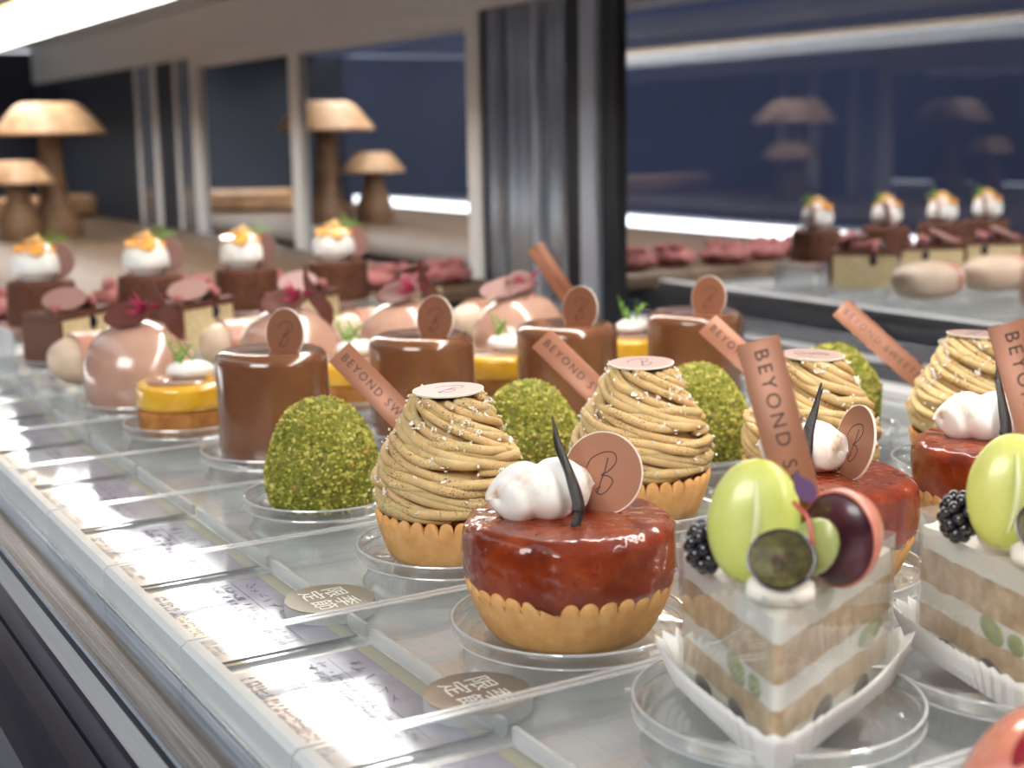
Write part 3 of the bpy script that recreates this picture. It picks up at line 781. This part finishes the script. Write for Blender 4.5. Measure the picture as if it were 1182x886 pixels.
# ---- pink glazed domes
def pink():
    t = thing('pink_glazed_dome', 'x', 'cake', group='pink glazed domes in a row')
    H, r, zm = .0525, .0335, .0190
    P = [(0, ZB), (r*.86, ZB), (r*.90, ZB+.0012)]
    P += [(r*(.90+.10*sin(PI/2*i/6)), ZB+.0012+(zm-.0012)*i/6) for i in range(1, 7)]
    for i in range(1, 17):
        a = PI/2*i/16; P.append((r*cos(a)**.86 if i < 16 else 0, ZB+zm+(H-zm)*sin(a)))
    MB().lathe(P, 64).build('glazed_dome', 'pink', t, 80)
    return t
def deco(t, kind):
    # thin chocolate leaf-disc leaning on the dome
    def leaf(c, r, n, mat, sx=1.):
        m = MB(); mt_ = frame(c, (1, 0, .2), n)
        P = [(0, 0), (r*.6, .0006), (r*.97, .0018), (r, .0022), (r*.97, .0024), (r*.6, .0012), (0, .0006)]
        m.lathe(P, 36, mt_ @ Matrix.Diagonal((sx, 1, 1, 1))); return m.build('chocolate_petal', mat, t, 60)
    if kind == 'curl':
        leaf((-.004, -.006, .0535), .0125, (-.35, -.55, .9), 'choccurl', 1.2)
        W = []; pp = smoothpath([(.0105, -.004, .077), (.0110, -.006, .068), (.0150, -.008, .058), (.0210, -.010, .050), (.0235, -.010, .042), (.0215, -.011, .036)], 6)
        n = len(pp)
        m = MB(); m.ribbon(pp, [(1-.5*i/n, -.5+.8*i/n, .1) for i in range(n)], [.0004+.0095*min(1, 2.2*i/n)*min(1, 2.5*(1-i/n)+.12) for i in range(n)], .0010)
        m.build('chocolate_curl', 'choccurl', t, 50)
    else:
        leaf((-.010, -.004, .0530), .0140, (-.5, -.35, .8), 'plum', 1.25)
        leaf((.000, -.006, .0570), .0085, (.2, -.8, .5), 'plum', 1.1)
        pp = smoothpath([(.006, -.002, .0560), (-.002, -.006, .0610), (-.008, -.008, .0580), (-.004, -.012, .0540), (.003, -.010, .0560)], 6)
        m = MB(); m.ribbon(pp, (.1, .5, .8), .0065, .0008); m.build('chocolate_curl', 'plum', t, 60)
        label_plaque(t, (.0215, .004, .0640), (.52, -.25, -.78), (-.45, -.70, .35), .042, .0120, size=.0042)
    rnd = random.Random(4 if kind == 'curl' else 9)
    m = MB()
    for k in range(16):
        c = V((.006, -.003, .0545)); d = V((rnd.uniform(-1, 1), rnd.uniform(-.9, .3), rnd.uniform(-.2, 1.1))).normalized()*rnd.uniform(.008, .0175)
        m.ribbon(smoothpath([c, c+d*.5+V((0, 0, .001)), c+d], 4), (d.y, -d.x, .3), [.0006, .0012, .0016, .0018, .0018, .0014, .001, .0006, .0003], .0003)
    m.build('amaranth_sprig', 'amaranth', t)
p = pink()
pks = [(.1060, .5150), (.2059, .5200), (.2870, .5150), (.3650, .4980)]
plab = 'glossy pink-beige dome with %s, %s'
for i, (x, y) in enumerate(pks):
    lab = plab % (('dark chocolate curl and crimson sprig' if i < 3 else 'mauve chocolate petals and copper label'), ORD[i])
    if i == 0: o = p; o.location = (x, y, 0); o['label'] = lab; first = o
    elif i == 3: 
        o = pink(); o.location = (x, y, 0); o['label'] = lab
    else: o = dup(first, (x, y, 0), 0, lab)
    if i in (0, 3): deco(o, 'curl' if i == 0 else 'plum')
    o.rotation_euler = (0, 0, face(x, y)+(0, .1, -.15, 0)[i])
    stand(x, y, .0360, 'pink glazed dome ' + ORD[i].split(',')[0])

# ---- pale oval cakes
def oval():
    t = thing('oval_cake', 'x', 'cake', group='pale oval cakes in a row')
    def fn(d):
        k = (abs(d.x)**2.6+abs(d.y)**2.6+abs(d.z)**2.6)**(-1/2.6); return k
    m = MB(); m.ell((0, 0, ZB+.0175), (.0390, .0225, .0175), 56, 30, None, fn); m.build('oval_body', 'paledome', t, 80)
    pts = [(.0170, -.0222+.004*i/6, 0) for i in range(7)]
    m = MB(); W = []
    pp = []
    for i in range(13):
        a = -.45+3.6*i/12
        dy, dz = -cos(a), sin(a); k = (abs(dy)**2.6+abs(dz)**2.6)**(-1/2.6)
        pp.append((-.0175, dy*k*.0228*.93, ZB+.0175+dz*k*.0178*.97))
    m.ribbon(pp, (1, 0, 0), .0110, .0012); m.build('chocolate_plaque', 'plaque', t, 60)
    return t
p = oval()
ovs = [(.1110, .6080), (.2150, .6120), (.3120, .6115), (.4100, .6070)]
row(p, ovs, 'pale beige oval cake with rosy chocolate plaque, %s', [.04, -.05, .03, -.03], .0400, 'pale oval cake')

# ---- blueberry cake wedges
def wedge():
    t = thing('cake_wedge', 'x', 'cake', group='blueberry cake wedges in a row')
    w, L, h = .038, .062, .039
    poly = [(-L/2, -w/2), (L/2, -.002), (L/2, .002), (-L/2, w/2)]
    MB().prism([(-L/2+.003, -w/2+.001), (L/2, -.002), (L/2, .002), (-L/2+.003, w/2-.001)], ZB, ZB+h-.005).build('crumb', 'sponge_y', t)
    m = MB(); top = []
    m.prism([(-L/2, -w/2), (L/2+.001, -.003), (L/2+.001, .003), (-L/2, w/2)], ZB+h-.0049, ZB+h)
    m.prism([(-L/2-.001, -w/2), (-L/2+.0029, -w/2), (-L/2+.0029, w/2), (-L/2-.001, w/2)], ZB, ZB+h-.0051)
    m.build('chocolate_coating', 'chocoat', t)
    m = MB()
    for (x, z, r) in ((.006, .027, .0080),):
        y = -w/2*(L/2-x)/L
        m.ell((x, y-.000, z), (r, .0012, r*.8), 16, 8, None, lambda d: 1+.2*noise.noise(d*2+V((z*400, 0, 0))))
        m.ell((x, -y+.000, z), (r, .0012, r*.8), 16, 8)
    m.build('blueberry_pocket', 'berry', t)
    m = MB(); m.lathe([(0, 0), (.0150, 0), (.0155, .0008), (.0150, .0016), (0, .0016)], 40, frame((-.012, -.004, ZB+h+.0080), (1, .2, .45), (-.45, -.3, .9))); m.build('chocolate_disc', 'plum', t)
    m = MB()
    rnd = random.Random(2)
    for i in range(14): m.ell((rnd.uniform(-.026, .012), rnd.uniform(-.009, .009), ZB+h+rnd.uniform(.001, .006)), rnd.uniform(.003, .0055), 10, 6, None, lambda d: 1+.25*noise.noise(d*3+V((i, 0, 0))))
    m.build('crumble', 'redvelvet', t, 80)
    m = MB()
    for i in range(3): m.ell((.003+.006*i, -.004+.003*(i % 2), ZB+h+.0035), .0038, 14, 8)
    m.build('blueberries', 'berry', t)
    return t
p = wedge()
ws = [(.1150, .7120), (.2080, .7130), (.2960, .7130), (.3900, .7100)]
row(p, ws, 'pale cake wedge with chocolate coating and blueberry pockets, %s', [.50, .35, .30, -2.2], .0380, 'cake wedge')

# ---- chocolate cakes with cream and orange, on small risers
def ccake():
    t = thing('chocolate_cake', 'x', 'cake', group='orange-topped chocolate cakes in a row')
    r, z0, h, b = .0255, .0180, .0330, .004
    P = [(0, z0), (r+.0015, z0), (r+.002, z0+.001)]+[(r+.002-.002*i/5, z0+h*.8*i/5) for i in range(1, 5)]+[(r-b+b*cos(a), z0+h-b+b*sin(a)) for a in [PI/2*i/6 for i in range(7)]]+[(0, z0+h)]
    MB().lathe(P, 56, None, lambda a, rr, z, k: (rr*(1+.012*noise.noise(V((cos(a)*4, sin(a)*4, z*120)))), z)).build('cake_body', 'chococake', t, 60)
    zt = z0+h
    m = MB(); m.ell((0, 0, 0), (.0190, .0155, .0175), 36, 20, Matrix.Translation((-.002, 0, zt+.0110)), lambda d: (1 if d.z > -.45 else .86)*(1+.06*noise.noise(d*2.2)))
    m.build('cream', 'whitecream', t, 80)
    rnd = random.Random(6)
    for k, (x, y) in enumerate(((-.0115, -.0045), (-.0005, -.0105), (.0080, -.0030), (-.0060, .0080), (.0050, .0070))):
        m = MB(); m.lathe([(0, 0), (.0062, .0002), (.0070, .0010), (.0062, .0024), (0, .0020)], 24, frame((x-.001, y, zt+.0235+rnd.uniform(-.001, .001)), (1, 0, .1), (x*80+rnd.uniform(-.3, .3), y*80, 1.0))); m.build('orange_slice', 'orange', t, 60)
    m = MB()
    for i in range(22):
        a = rnd.uniform(0, 6.3); rr = rnd.uniform(0, .008)
        c = V((rr*cos(a)-.002, rr*sin(a), zt+.0285+rnd.uniform(-.001, .006)*(1-rr/.010)))
        e = Euler((rnd.uniform(0, 6), rnd.uniform(0, 6), rnd.uniform(0, 6))).to_matrix().to_4x4(); e.translation = c
        m.ell((0, 0, 0), (.0034, .0020, .0013), 8, 5, e)
    m.build('chopped_nuts', 'nut', t, 50)
    m = MB()
    for k in range(5):
        a0 = V((.004+.001*k, .004, zt+.004+.022)); e = a0+V((.004+.003*k, .002, .013-.0022*k+rnd.uniform(0, .002)))
        m.ribbon(smoothpath([a0, (a0+e)/2+V((0, 0, .002)), e], 4), (0, 1, .4), [.0009, .0010, .0012, .0012, .0013, .0012, .0011, .0008, .0004], .0004)
    m.build('herb_sprig', 'sprig', t)
    disc_plaque(t, (.0150, -.0050, zt+.0150), (.05, .1, 1), (-.62, -.78, .1), .0135, mat='plum', mono=False, th=.0008)
    return t
p = ccake()
kks = [(.1122, .8030), (.1953, .7930), (.2767, .7960), (.3646, .8090)]
for i, (x, y) in enumerate(kks):
    lab = 'dark chocolate cake crowned with white cream and orange, ' + ORD[i]
    if i == 0: o = p; o.location = (x, y, 0); o['label'] = lab
    else: o = dup(p, (x, y, 0), 0, lab)
    o.rotation_euler = (0, 0, face(x, y)+(.0, .1, -.1, .15)[i])
    rl = 'clear plastic riser box under the chocolate cake ' + ORD[i].split(',')[0]
    if i == 0:
        rz = thing('clear_riser', rl, 'stand', (x, y, -.0125), 0, 'clear risers under the chocolate cakes')
        MB().rbox(-.031, .031, -.031, .031, .0275, .0300, .0006).build('riser_top', 'acrylic', rz)
        for a, b in ((-.0308, -.0290), (.0290, .0308)): MB().box(a, b, -.0308, .0308, 0, .0274).build('riser_wall', 'acryledge', rz, smooth=False)
    else: dup(rz, (x, y, -.0125), 0, rl)

# ---- fruit shortcakes wrapped in film
TIP, LFT, RGT = V((.0981, -.0756)), V((.1141, -.0147)), V((.1685, -.0455))
def outline(off, ins=.0016):
    """rounded wedge outline about its centre, ccw"""
    c = V((.125, -.045)); pts = []
    def corner(a, p, b, r, n):
        d1 = (a-p).normalized(); d2 = (b-p).normalized(); h = d1.angle(d2)/2
        L = r/math.tan(h); ctr = p+(d1+d2).normalized()*(r/sin(h)); s0 = p+d1*L; s1 = p+d2*L
        a0 = math.atan2(*(s0-ctr).yx); a1 = math.atan2(*(s1-ctr).yx)
        while a1 < a0: a1 += 2*PI
        return [ctr+V((cos(a0+(a1-a0)*i/n), sin(a0+(a1-a0)*i/n)))*(r+off) for i in range(n+1)]
    pts += corner(LFT, TIP, RGT, ins, 8)
    pts += corner(TIP, RGT, LFT, .002, 5)
    bulge = ((RGT-LFT).normalized()).yx; bv = V((bulge[0], bulge[1])); mid = (RGT+LFT)/2; out = (mid-TIP).normalized()
    for i in range(1, 8):
        q = i/8; pts.append(RGT.lerp(LFT, q)+out*(.009*4*q*(1-q)+off)*1.0)
    pts += corner(RGT, LFT, TIP, .002, 5)
    return [((p_-c).x, (p_-c).y) for p_ in pts], c
def shortcake():
    t = thing('fruit_shortcake', 'x', 'cake', (.125, -.045, 0), 0, 'film-wrapped fruit shortcakes')
    O, c = outline(0)
    zs = [('cream_layer', 'fresh', .0002, .0068), ('sponge_layer', 'sponge', .0069, .0143), ('cream_layer', 'fresh', .0144, .0212), ('sponge_layer', 'sponge', .0213, .0318), ('cream_layer', 'fresh', .0319, .0385)]
    for nm, mm, a, b in zs:
        n = len(O); vs, fs = [], []
        lv = [a, a+(b-a)*.3, a+(b-a)*.7, b]
        # finer outline
        Q = []
        for i in range(n):
            p0, p1 = V(O[i]), V(O[(i+1) % n]); kk = max(1, int((p1-p0).length/.0022))
            for j in range(kk): Q.append(p0.lerp(p1, j/kk))
        n = len(Q)
        for k, z in enumerate(lv):
            for q in Q:
                w = noise.noise(V((q.x*220, q.y*220, z*260)))*.0005
                s_ = 1+w/max(.01, q.length)-(.006 if nm[0] == 'c' else 0)
                dz = noise.noise(V((q.x*140, q.y*140, z*999)))*.0009 if 0 < k < 3 or z > .038 else noise.noise(V((q.x*140, q.y*140, round(z*600))))*.0009
                vs.append((q.x*s_, q.y*s_, z+(dz if .001 < z else 0)))
        for k in range(3):
            for i in range(n): fs.append((k*n+i, k*n+(i+1) % n, k*n+n+(i+1) % n, k*n+n+i))
        fs += [tuple(range(n-1, -1, -1)), tuple(range(3*n, 4*n))]
        MB().add(vs, fs).build(nm, mm, t, 60)
    c3 = V((c.x, c.y, 0))
    # fruit pieces showing on the two cut faces
    def on_face(end, q, z, rx, rz, mat, nm, tilt=0):
        p_ = TIP.lerp(end, q); d = (end-TIP).normalized(); d3 = V((d.x, d.y, 0))
        nrm = d3.cross(V((0, 0, 1))); 
        if nrm.dot(V((CAM.x-p_.x, CAM.y-p_.y, 0))) < 0: nrm = -nrm
        mt_ = frame(V((p_.x, p_.y, z))-c3-nrm*.0002, d3, nrm) @ Matrix.Rotation(tilt, 4, 'Z')
        m = MB(); m.ell((0, 0, 0), (rx, rz, .0012), 24, 10, mt_); return m.build(nm, mat, t, 80)
    on_face(LFT, .38, .0178, .0062, .0036, 'greenflesh', 'grape_slice', -.35)
    on_face(LFT, .20, .0172, .0040, .0030, 'greenflesh', 'grape_slice', -.2)
    on_face(RGT, .78, .0180, .0085, .0036, 'greenflesh', 'grape_slice', .1)
    on_face(RGT, .36, .0050, .0070, .0042, 'darkskin', 'dark_grape_slice', .4)
    on_face(RGT, .70, .0040, .0050, .0032, 'darkskin', 'dark_grape_slice', .2)
    on_face(LFT, .36, .0048, .0065, .0036, 'darkskin', 'dark_grape_slice', -.4)
    on_face(LFT, .72, .0040, .0060, .0030, 'darkskin', 'dark_grape_slice', -.2)
    # local axes on top of the cake: r to the right as seen, f away
    az = math.atan2(-.045-CAM.y, .125-CAM.x); r_ = V((sin(az), -cos(az), 0)); f_ = V((cos(az), sin(az), 0)); u_ = V((0, 0, 1))
    T3 = V((TIP.x, TIP.y, 0))-c3
    def at(r, f, z): return T3+r_*r+f_*f+u_*z
    B = Matrix((r_, f_, u_)).transposed().to_4x4()
    def loc(r, f, z, *rots):
        m_ = Matrix.Translation(at(r, f, z)) @ B
        for a, ax in rots: m_ = m_ @ Matrix.Rotation(a, 4, ax)
        return m_
    # halved green grape standing on end, cut face to the front
    m = MB(); m.ell((0, 0, 0), (.0121, .0085, .0166), 36, 24, loc(-.0066, .0245, .0572, (.10, 'Y'), (-.18, 'X')), lambda d: 1 if d.y > 0 else 1-.25*abs(d.y)**2)
    g = m.build('green_grape', 'greengrape', t, 80)
    pp = [(-.0006+.0012*sin(i/3), -.0066*math.sqrt(max(0, 1-(z_/.0172)**2))-.0001, z_) for i, z_ in enumerate([-.011+.022*k/10 for k in range(11)])]
    m = MB(); m.tube(pp, [.0003+.0008*sin(PI*i/10) for i in range(11)], 6, 1, loc(-.0066, .0245, .0572, (.10, 'Y'), (-.18, 'X'))); m.build('grape_vein', 'vein', g)
    # dark halved grape slice in front, cut face up
    mt_ = loc(.0006, .0065, .0528, (1.12, 'X'), (.12, 'Z'))
    hs = MB(); hs.lathe([(0, -.0042), (.0050, -.0036), (.0076, -.0016), (.0083, .0002), (.0078, .0004), (.0074, .0001)], 40, mt_ @ Matrix.Diagonal((1.05, .92, 1, 1)))
    g = hs.build('dark_grape_half', 'darkskin', t, 60)
    MB().lathe([(0, .0006), (.0050, .0005), (.0076, .0001), (.0070, -.0010), (0, -.0012)], 40, mt_ @ Matrix.Diagonal((1.05, .92, 1, 1))).build('cut_face', 'darkflesh', g, 60)
    rnd = random.Random(12); m = MB()
    for i in range(7):
        e = mt_ @ Matrix.Translation((rnd.uniform(-.0022, .0026), rnd.uniform(-.0026, .0014), .0007)) @ Matrix.Rotation(rnd.uniform(0, 3), 4, 'Z'); m.ell((0, 0, 0), (.0011, .0005, .0004), 8, 5, e)
    m.build('grape_seeds', 'seed', g)
    # purple cut grape with coral skin
    mt_ = loc(.0148, .0250, .0530, (PI/2+.14, 'X'), (-.62, 'Y'), (-.25, 'Z'))
    hs = MB(); hs.lathe([(0, -.0115), (.0050, -.0105), (.0092, -.0070), (.0110, -.0030), (.0113, .0000), (.0110, .0004), (.0106, .0)], 44, mt_ @ Matrix.Diagonal((1.0, 1.24, 1, 1)))
    g = hs.build('red_grape_half', 'coral', t, 60)
    MB().lathe([(0, .0030), (.0060, .0025), (.0102, .0008), (.0106, -.0006), (0, -.0010)], 44, mt_ @ Matrix.Diagonal((1.0, 1.24, 1, 1))).build('cut_face', 'purple', g, 60)
    # small pale green leaf bud and red stem
    m = MB(); m.ell((0, 0, 0), (.0062, .0034, .0078), 14, 9, loc(.0086, .0140, .0540, (.5, 'Y'), (-.35, 'X'))); m.build('green_bud', 'greenflesh', t, 30)
    m = MB(); m.tube(smoothpath([at(.0078, .0102, .0528), at(.0080, .0098, .0570), at(.0068, .0120, .0620), at(.0034, .0160, .0650)], 5), .0006, 7); m.build('red_stem', 'redstem', t)
    pp = smoothpath([at(.0086, .0160, .0655), at(.0066, .0165, .0678), at(.0046, .0170, .0706), at(.0036, .0172, .0730)], 4)
    m = MB(); m.ribbon(pp, tuple(u_*.8+r_*.5), [.0006, .0024, .0038, .0046, .0050, .0050, .0046, .0038, .0028, .0020, .0012, .0006, .0003], .0004); m.build('purple_leaf', 'purpleleaf', t)
    # blackberry behind the green grape
    m = MB(); rnd = random.Random(1)
    for i in range(34):
        zz = 1-2*(i+.5)/34; a = i*2.39996; rr = math.sqrt(1-zz*zz)
        m.ell(at(-.0192+rr*cos(a)*.0046, .0330+rr*sin(a)*.0046, .0475+zz*.0062), .0019, 10, 7)
    m.build('blackberry', 'blackberry', t, 80)
    # cream dollops
    m = MB(); m.rbox(-.0085, .0085, -.005, .005, -.004, .0030, .0022, loc(.0005, .0110, .0440)); m.build('cream_dollop', 'fresh', t, 80)
    m = MB(); m.ell((0, 0, 0), (.0100, .0080, .0060), 24, 14, loc(-.004, .0340, .0420)); m.build('cream_dollop', 'fresh', t, 80)
    m = MB(); m.ell((0, 0, 0), (.0100, .0080, .0060), 24, 14, loc(.014, .0400, .0420)); m.build('cream_dollop', 'fresh', t, 80)
    # copper label standing behind the fruit
    label_plaque(t, at(.0012, .0370, .0742), tuple(r_*.26-u_*.93-f_*.22), tuple(-f_*.90+u_*.40-r_*.25), .060, .0118, size=.0056)
    # clear film standing around the cake
    O1, _ = outline(.0012); O2, _ = outline(.0009)
    n = len(O1); vs = []; hh = .0435
    for L_ in (O1, O2):
        for z in (.0006, hh): vs += [(x, y, z) for x, y in L_]
    fs = []
    for i in range(n):
        j = (i+1) % n
        fs += [(i, j, n+j, n+i), (2*n+j, 2*n+i, 3*n+i, 3*n+j), (n+i, n+j, 3*n+j, 3*n+i), (j, i, 2*n+i, 2*n+j)]
    MB().add(vs, fs).build('clear_film', 'film', t, 30)
    return t, r_, f_
sk, SR, SF = shortcake()
sk['label'] = 'film-wrapped fruit shortcake with green grape and tall copper label, in front'
dup(sk, (.2035, -.0615, 0), -.0, 'film-wrapped fruit shortcake with green grape, cut off by the right edge')
def papercup(loc, label, full=True):
    t = thing('paper_cake_cup', label, 'paper cup', loc, 0, 'pleated white paper cups')
    O, c = outline(.003)
    m = MB(); n = 112
    base = [(1+0*i, i) for i in range(n)]
    # pleated sheet: flat under the cake, rising along the two cut faces
    tip = TIP-c; vs, fs = [], []
    for i in range(n):
        a = 2*PI*i/n
        d = V((cos(a), sin(a)))
        # distance to the cake outline in this direction
        best = .02
        for k in range(len(O)):
            p0, p1 = V(O[k]), V(O[(k+1) % len(O)])
            den = d.x*(p1-p0).y-d.y*(p1-p0).x
            if abs(den) < 1e-9: continue
            s_ = (p0.x*(p1-p0).y-p0.y*(p1-p0).x)/den; q = (p0.x*d.y-p0.y*d.x)/den
            if s_ > 0 and -.001 <= q <= 1.001: best = s_; break
        zig = (1 if i % 2 else -1)
        for k, (dr, z) in enumerate(((-.006, .0), (-.0004, .0001), (.0018, .0040), (.0036, .0080), (.0056, .0118))):
            rr = best+dr+zig*.0005*k*.5
            vs.append((d.x*rr, d.y*rr, z+(zig*.0010 if k == 4 else 0)))
    for i in range(n):
        j = (i+1) % n
        for k in range(4): fs.append((i*5+k, j*5+k, j*5+k+1, i*5+k+1))
    fs.append(tuple(i*5 for i in range(n)))
    o = m.add(vs, fs).build('pleated_sheet', 'paper', t, 12)
    sm = o.modifiers.new('thickness', 'SOLIDIFY'); sm.thickness = .00025; sm.offset = -1
    return t
pc = papercup((.125, -.045, -.0004), 'pleated white paper cup around the front fruit shortcake')
dup(pc, (.2035, -.0615, -.0004), 0, 'pleated white paper cup around the right-edge fruit shortcake')
for (x, y), w in (((.1250, -.045), 'front fruit shortcake'), ((.2035, -.0615), 'right-edge fruit shortcake')): stand(x, y, .0400, w)

# ---- coral dome at the corner
t = thing('coral_glazed_dome', 'coral pink glazed dome with crimson mark, in the bottom right corner', 'cake', (.1190, -.1540, 0), 0)
P = [(0, ZB), (.0275, ZB), (.0300, ZB+.003), (.0310, ZB+.010)]+[(.0310*cos(PI/2*i/14)**.8 if i < 14 else 0, ZB+.010+.0315*sin(PI/2*i/14)) for i in range(1, 15)]
MB().lathe(P, 64).build('glazed_dome', 'coral_glaze', t, 80)
m = MB(); 
pp = []
for i in range(13):
    q = i/12; a = .80+.50*q; ph = 2.95
    rr = .0310*cos(min(a, 1.5))**.8; pp.append((rr*cos(ph)*1.01, rr*sin(ph)*1.01, ZB+.010+.0315*sin(a)*1.012))
m.ribbon(pp, (sin(2.95), -cos(2.95), 0), [.0003+.0060*sin(PI*i/12)**.8 for i in range(13)], .0009); m.build('leaf_mark', 'crimson', t, 60)
stand(.1190, -.1540, .0370, 'coral glazed dome')

# ------------------------------------------------------------------ far end: board, wooden mushrooms, red cookies
tag(MB().rbox(.06, .615, .93, 2.85, -.0138, .0030, .003).build('oak_board', 'board'), 'long flat oak board behind the chocolate cakes', 'board')
def mushroom(loc, label, H, rc, hc, rs, foot):
    t = thing('wooden_mushroom', label, 'wooden ornament', loc, 0, 'carved wooden mushrooms on the oak board')
    P = [(0, 0), (foot, 0), (foot*1.02, .004), (foot*.98, .022), (rs*1.9, .034), (rs*1.45, .05), (rs*1.15, H*.5), (rs, H-hc*.9), (0, H-hc*.85)]
    MB().lathe(P, 40, None, lambda a, r, z, k: (r*(1+.05*noise.noise(V((cos(a)*2, sin(a)*2, z*20)))), z)).build('stem', 'wood', t, 50)
    P = [(0, H-hc*.80), (rc*.5, H-hc*.86), (rc*.94, H-hc*1.0), (rc*1.01, H-hc*.94), (rc*.97, H-hc*.84), (rc*.78, H-hc*.46), (rc*.58, H-hc*.12), (rc*.46, H-hc*.02), (rc*.25, H-.0005), (0, H)]
    MB().lathe(P, 56, None, lambda a, r, z, k: (r*(1+.06*noise.noise(V((cos(a)*1.5, sin(a)*1.5, 3+z*8)))), z)).build('cap', 'woodcap', t, 60)
mushroom((.400, 2.037, .0031), 'larger carved wooden mushroom, tall stem with wide pale cap', .214, .088, .052, .017, .044)
mushroom((.335, 1.985, .0031), 'smaller carved wooden mushroom standing beside the tall one', .124, .056, .036, .0165, .033)
tag(MB().rbox(-.17, .17, -.03, .03, 0, .045, .008, Matrix.Translation((.44, 2.55, .0031)) @ Matrix.Rotation(.35, 4, 'Z')).build('wood_block', 'woodcap'), 'low pale wood block lying on the oak board behind the mushrooms', 'wood block')
rnd = random.Random(21)
ck = None
for i in range(8):
    x = .095+.066*i; y = .975+rnd.uniform(-.01, .015)
    lab = 'knobbly dusty red cookie on the oak board, ' + ['nearest the glass front', 'second from the glass front', 'third from the glass front', 'fourth from the glass front', 'fourth from the mirrored doors', 'third from the mirrored doors', 'second from the mirrored doors', 'nearest the mirrored doors'][i]
    if ck is None:
        m = MB(); m.ell((0, 0, .010), (.031, .028, .0115), 30, 16, None, lambda d: 1+.14*noise.noise(d*2.4))
        for j in range(18):
            a = rnd.uniform(0, 6.3); rr = rnd.uniform(0, .018); m.ell((rr*cos(a), rr*sin(a), .0205+rnd.uniform(-.002, .002)), rnd.uniform(.0035, .0065), 10, 7, None, lambda d: 1+.2*noise.noise(d*3))
        ck = m.build('red_cookie', 'redvelvet', None, 80); tag(ck, lab, 'cookie', 'red cookies on the oak board'); ck.location = (x, y, .0030); o = ck
    else:
        o = ck.copy(); COL.objects.link(o); o.location = (x, y, .0030); o.rotation_euler = (0, 0, rnd.uniform(0, 6)); o['label'] = lab

# ------------------------------------------------------------------ light and colour management
w = bpy.data.worlds.new('shop_light'); SC.world = w; w.use_nodes = True
bg = w.node_tree.nodes['Background']; bg.inputs[0].default_value = (.92, .95, 1, 1); bg.inputs[1].default_value = .95
def area(name, loc, target, sx, sy, power, col=(1, 1, 1)):
    l = bpy.data.lights.new(name, 'AREA'); l.shape = 'RECTANGLE'; l.size = sx; l.size_y = sy; l.energy = power; l.color = col
    o = bpy.data.objects.new(name, l); COL.objects.link(o); o.location = loc
    o.rotation_euler = (V(target)-V(loc)).to_track_quat('-Z', 'Y').to_euler(); return o
area('front_fill_light', (-1.4, -.9, 1.15), (.25, .3, 0), 1.2, .7, 30, (1, .97, .93))  # fill lamp added in front of the case, not a fixture of the shop
vs_ = SC.view_settings; vs_.view_transform = 'Standard'; vs_.look = 'None'; vs_.exposure = .38; vs_.gamma = 1; vs_.use_curve_mapping = False
cy = SC.cycles; cy.max_bounces = 14; cy.transparent_max_bounces = 40; cy.glossy_bounces = 6; cy.diffuse_bounces = 4; cy.transmission_bounces = 8
cy.sample_clamp_indirect = 6; cy.caustics_reflective = False; cy.caustics_refractive = False
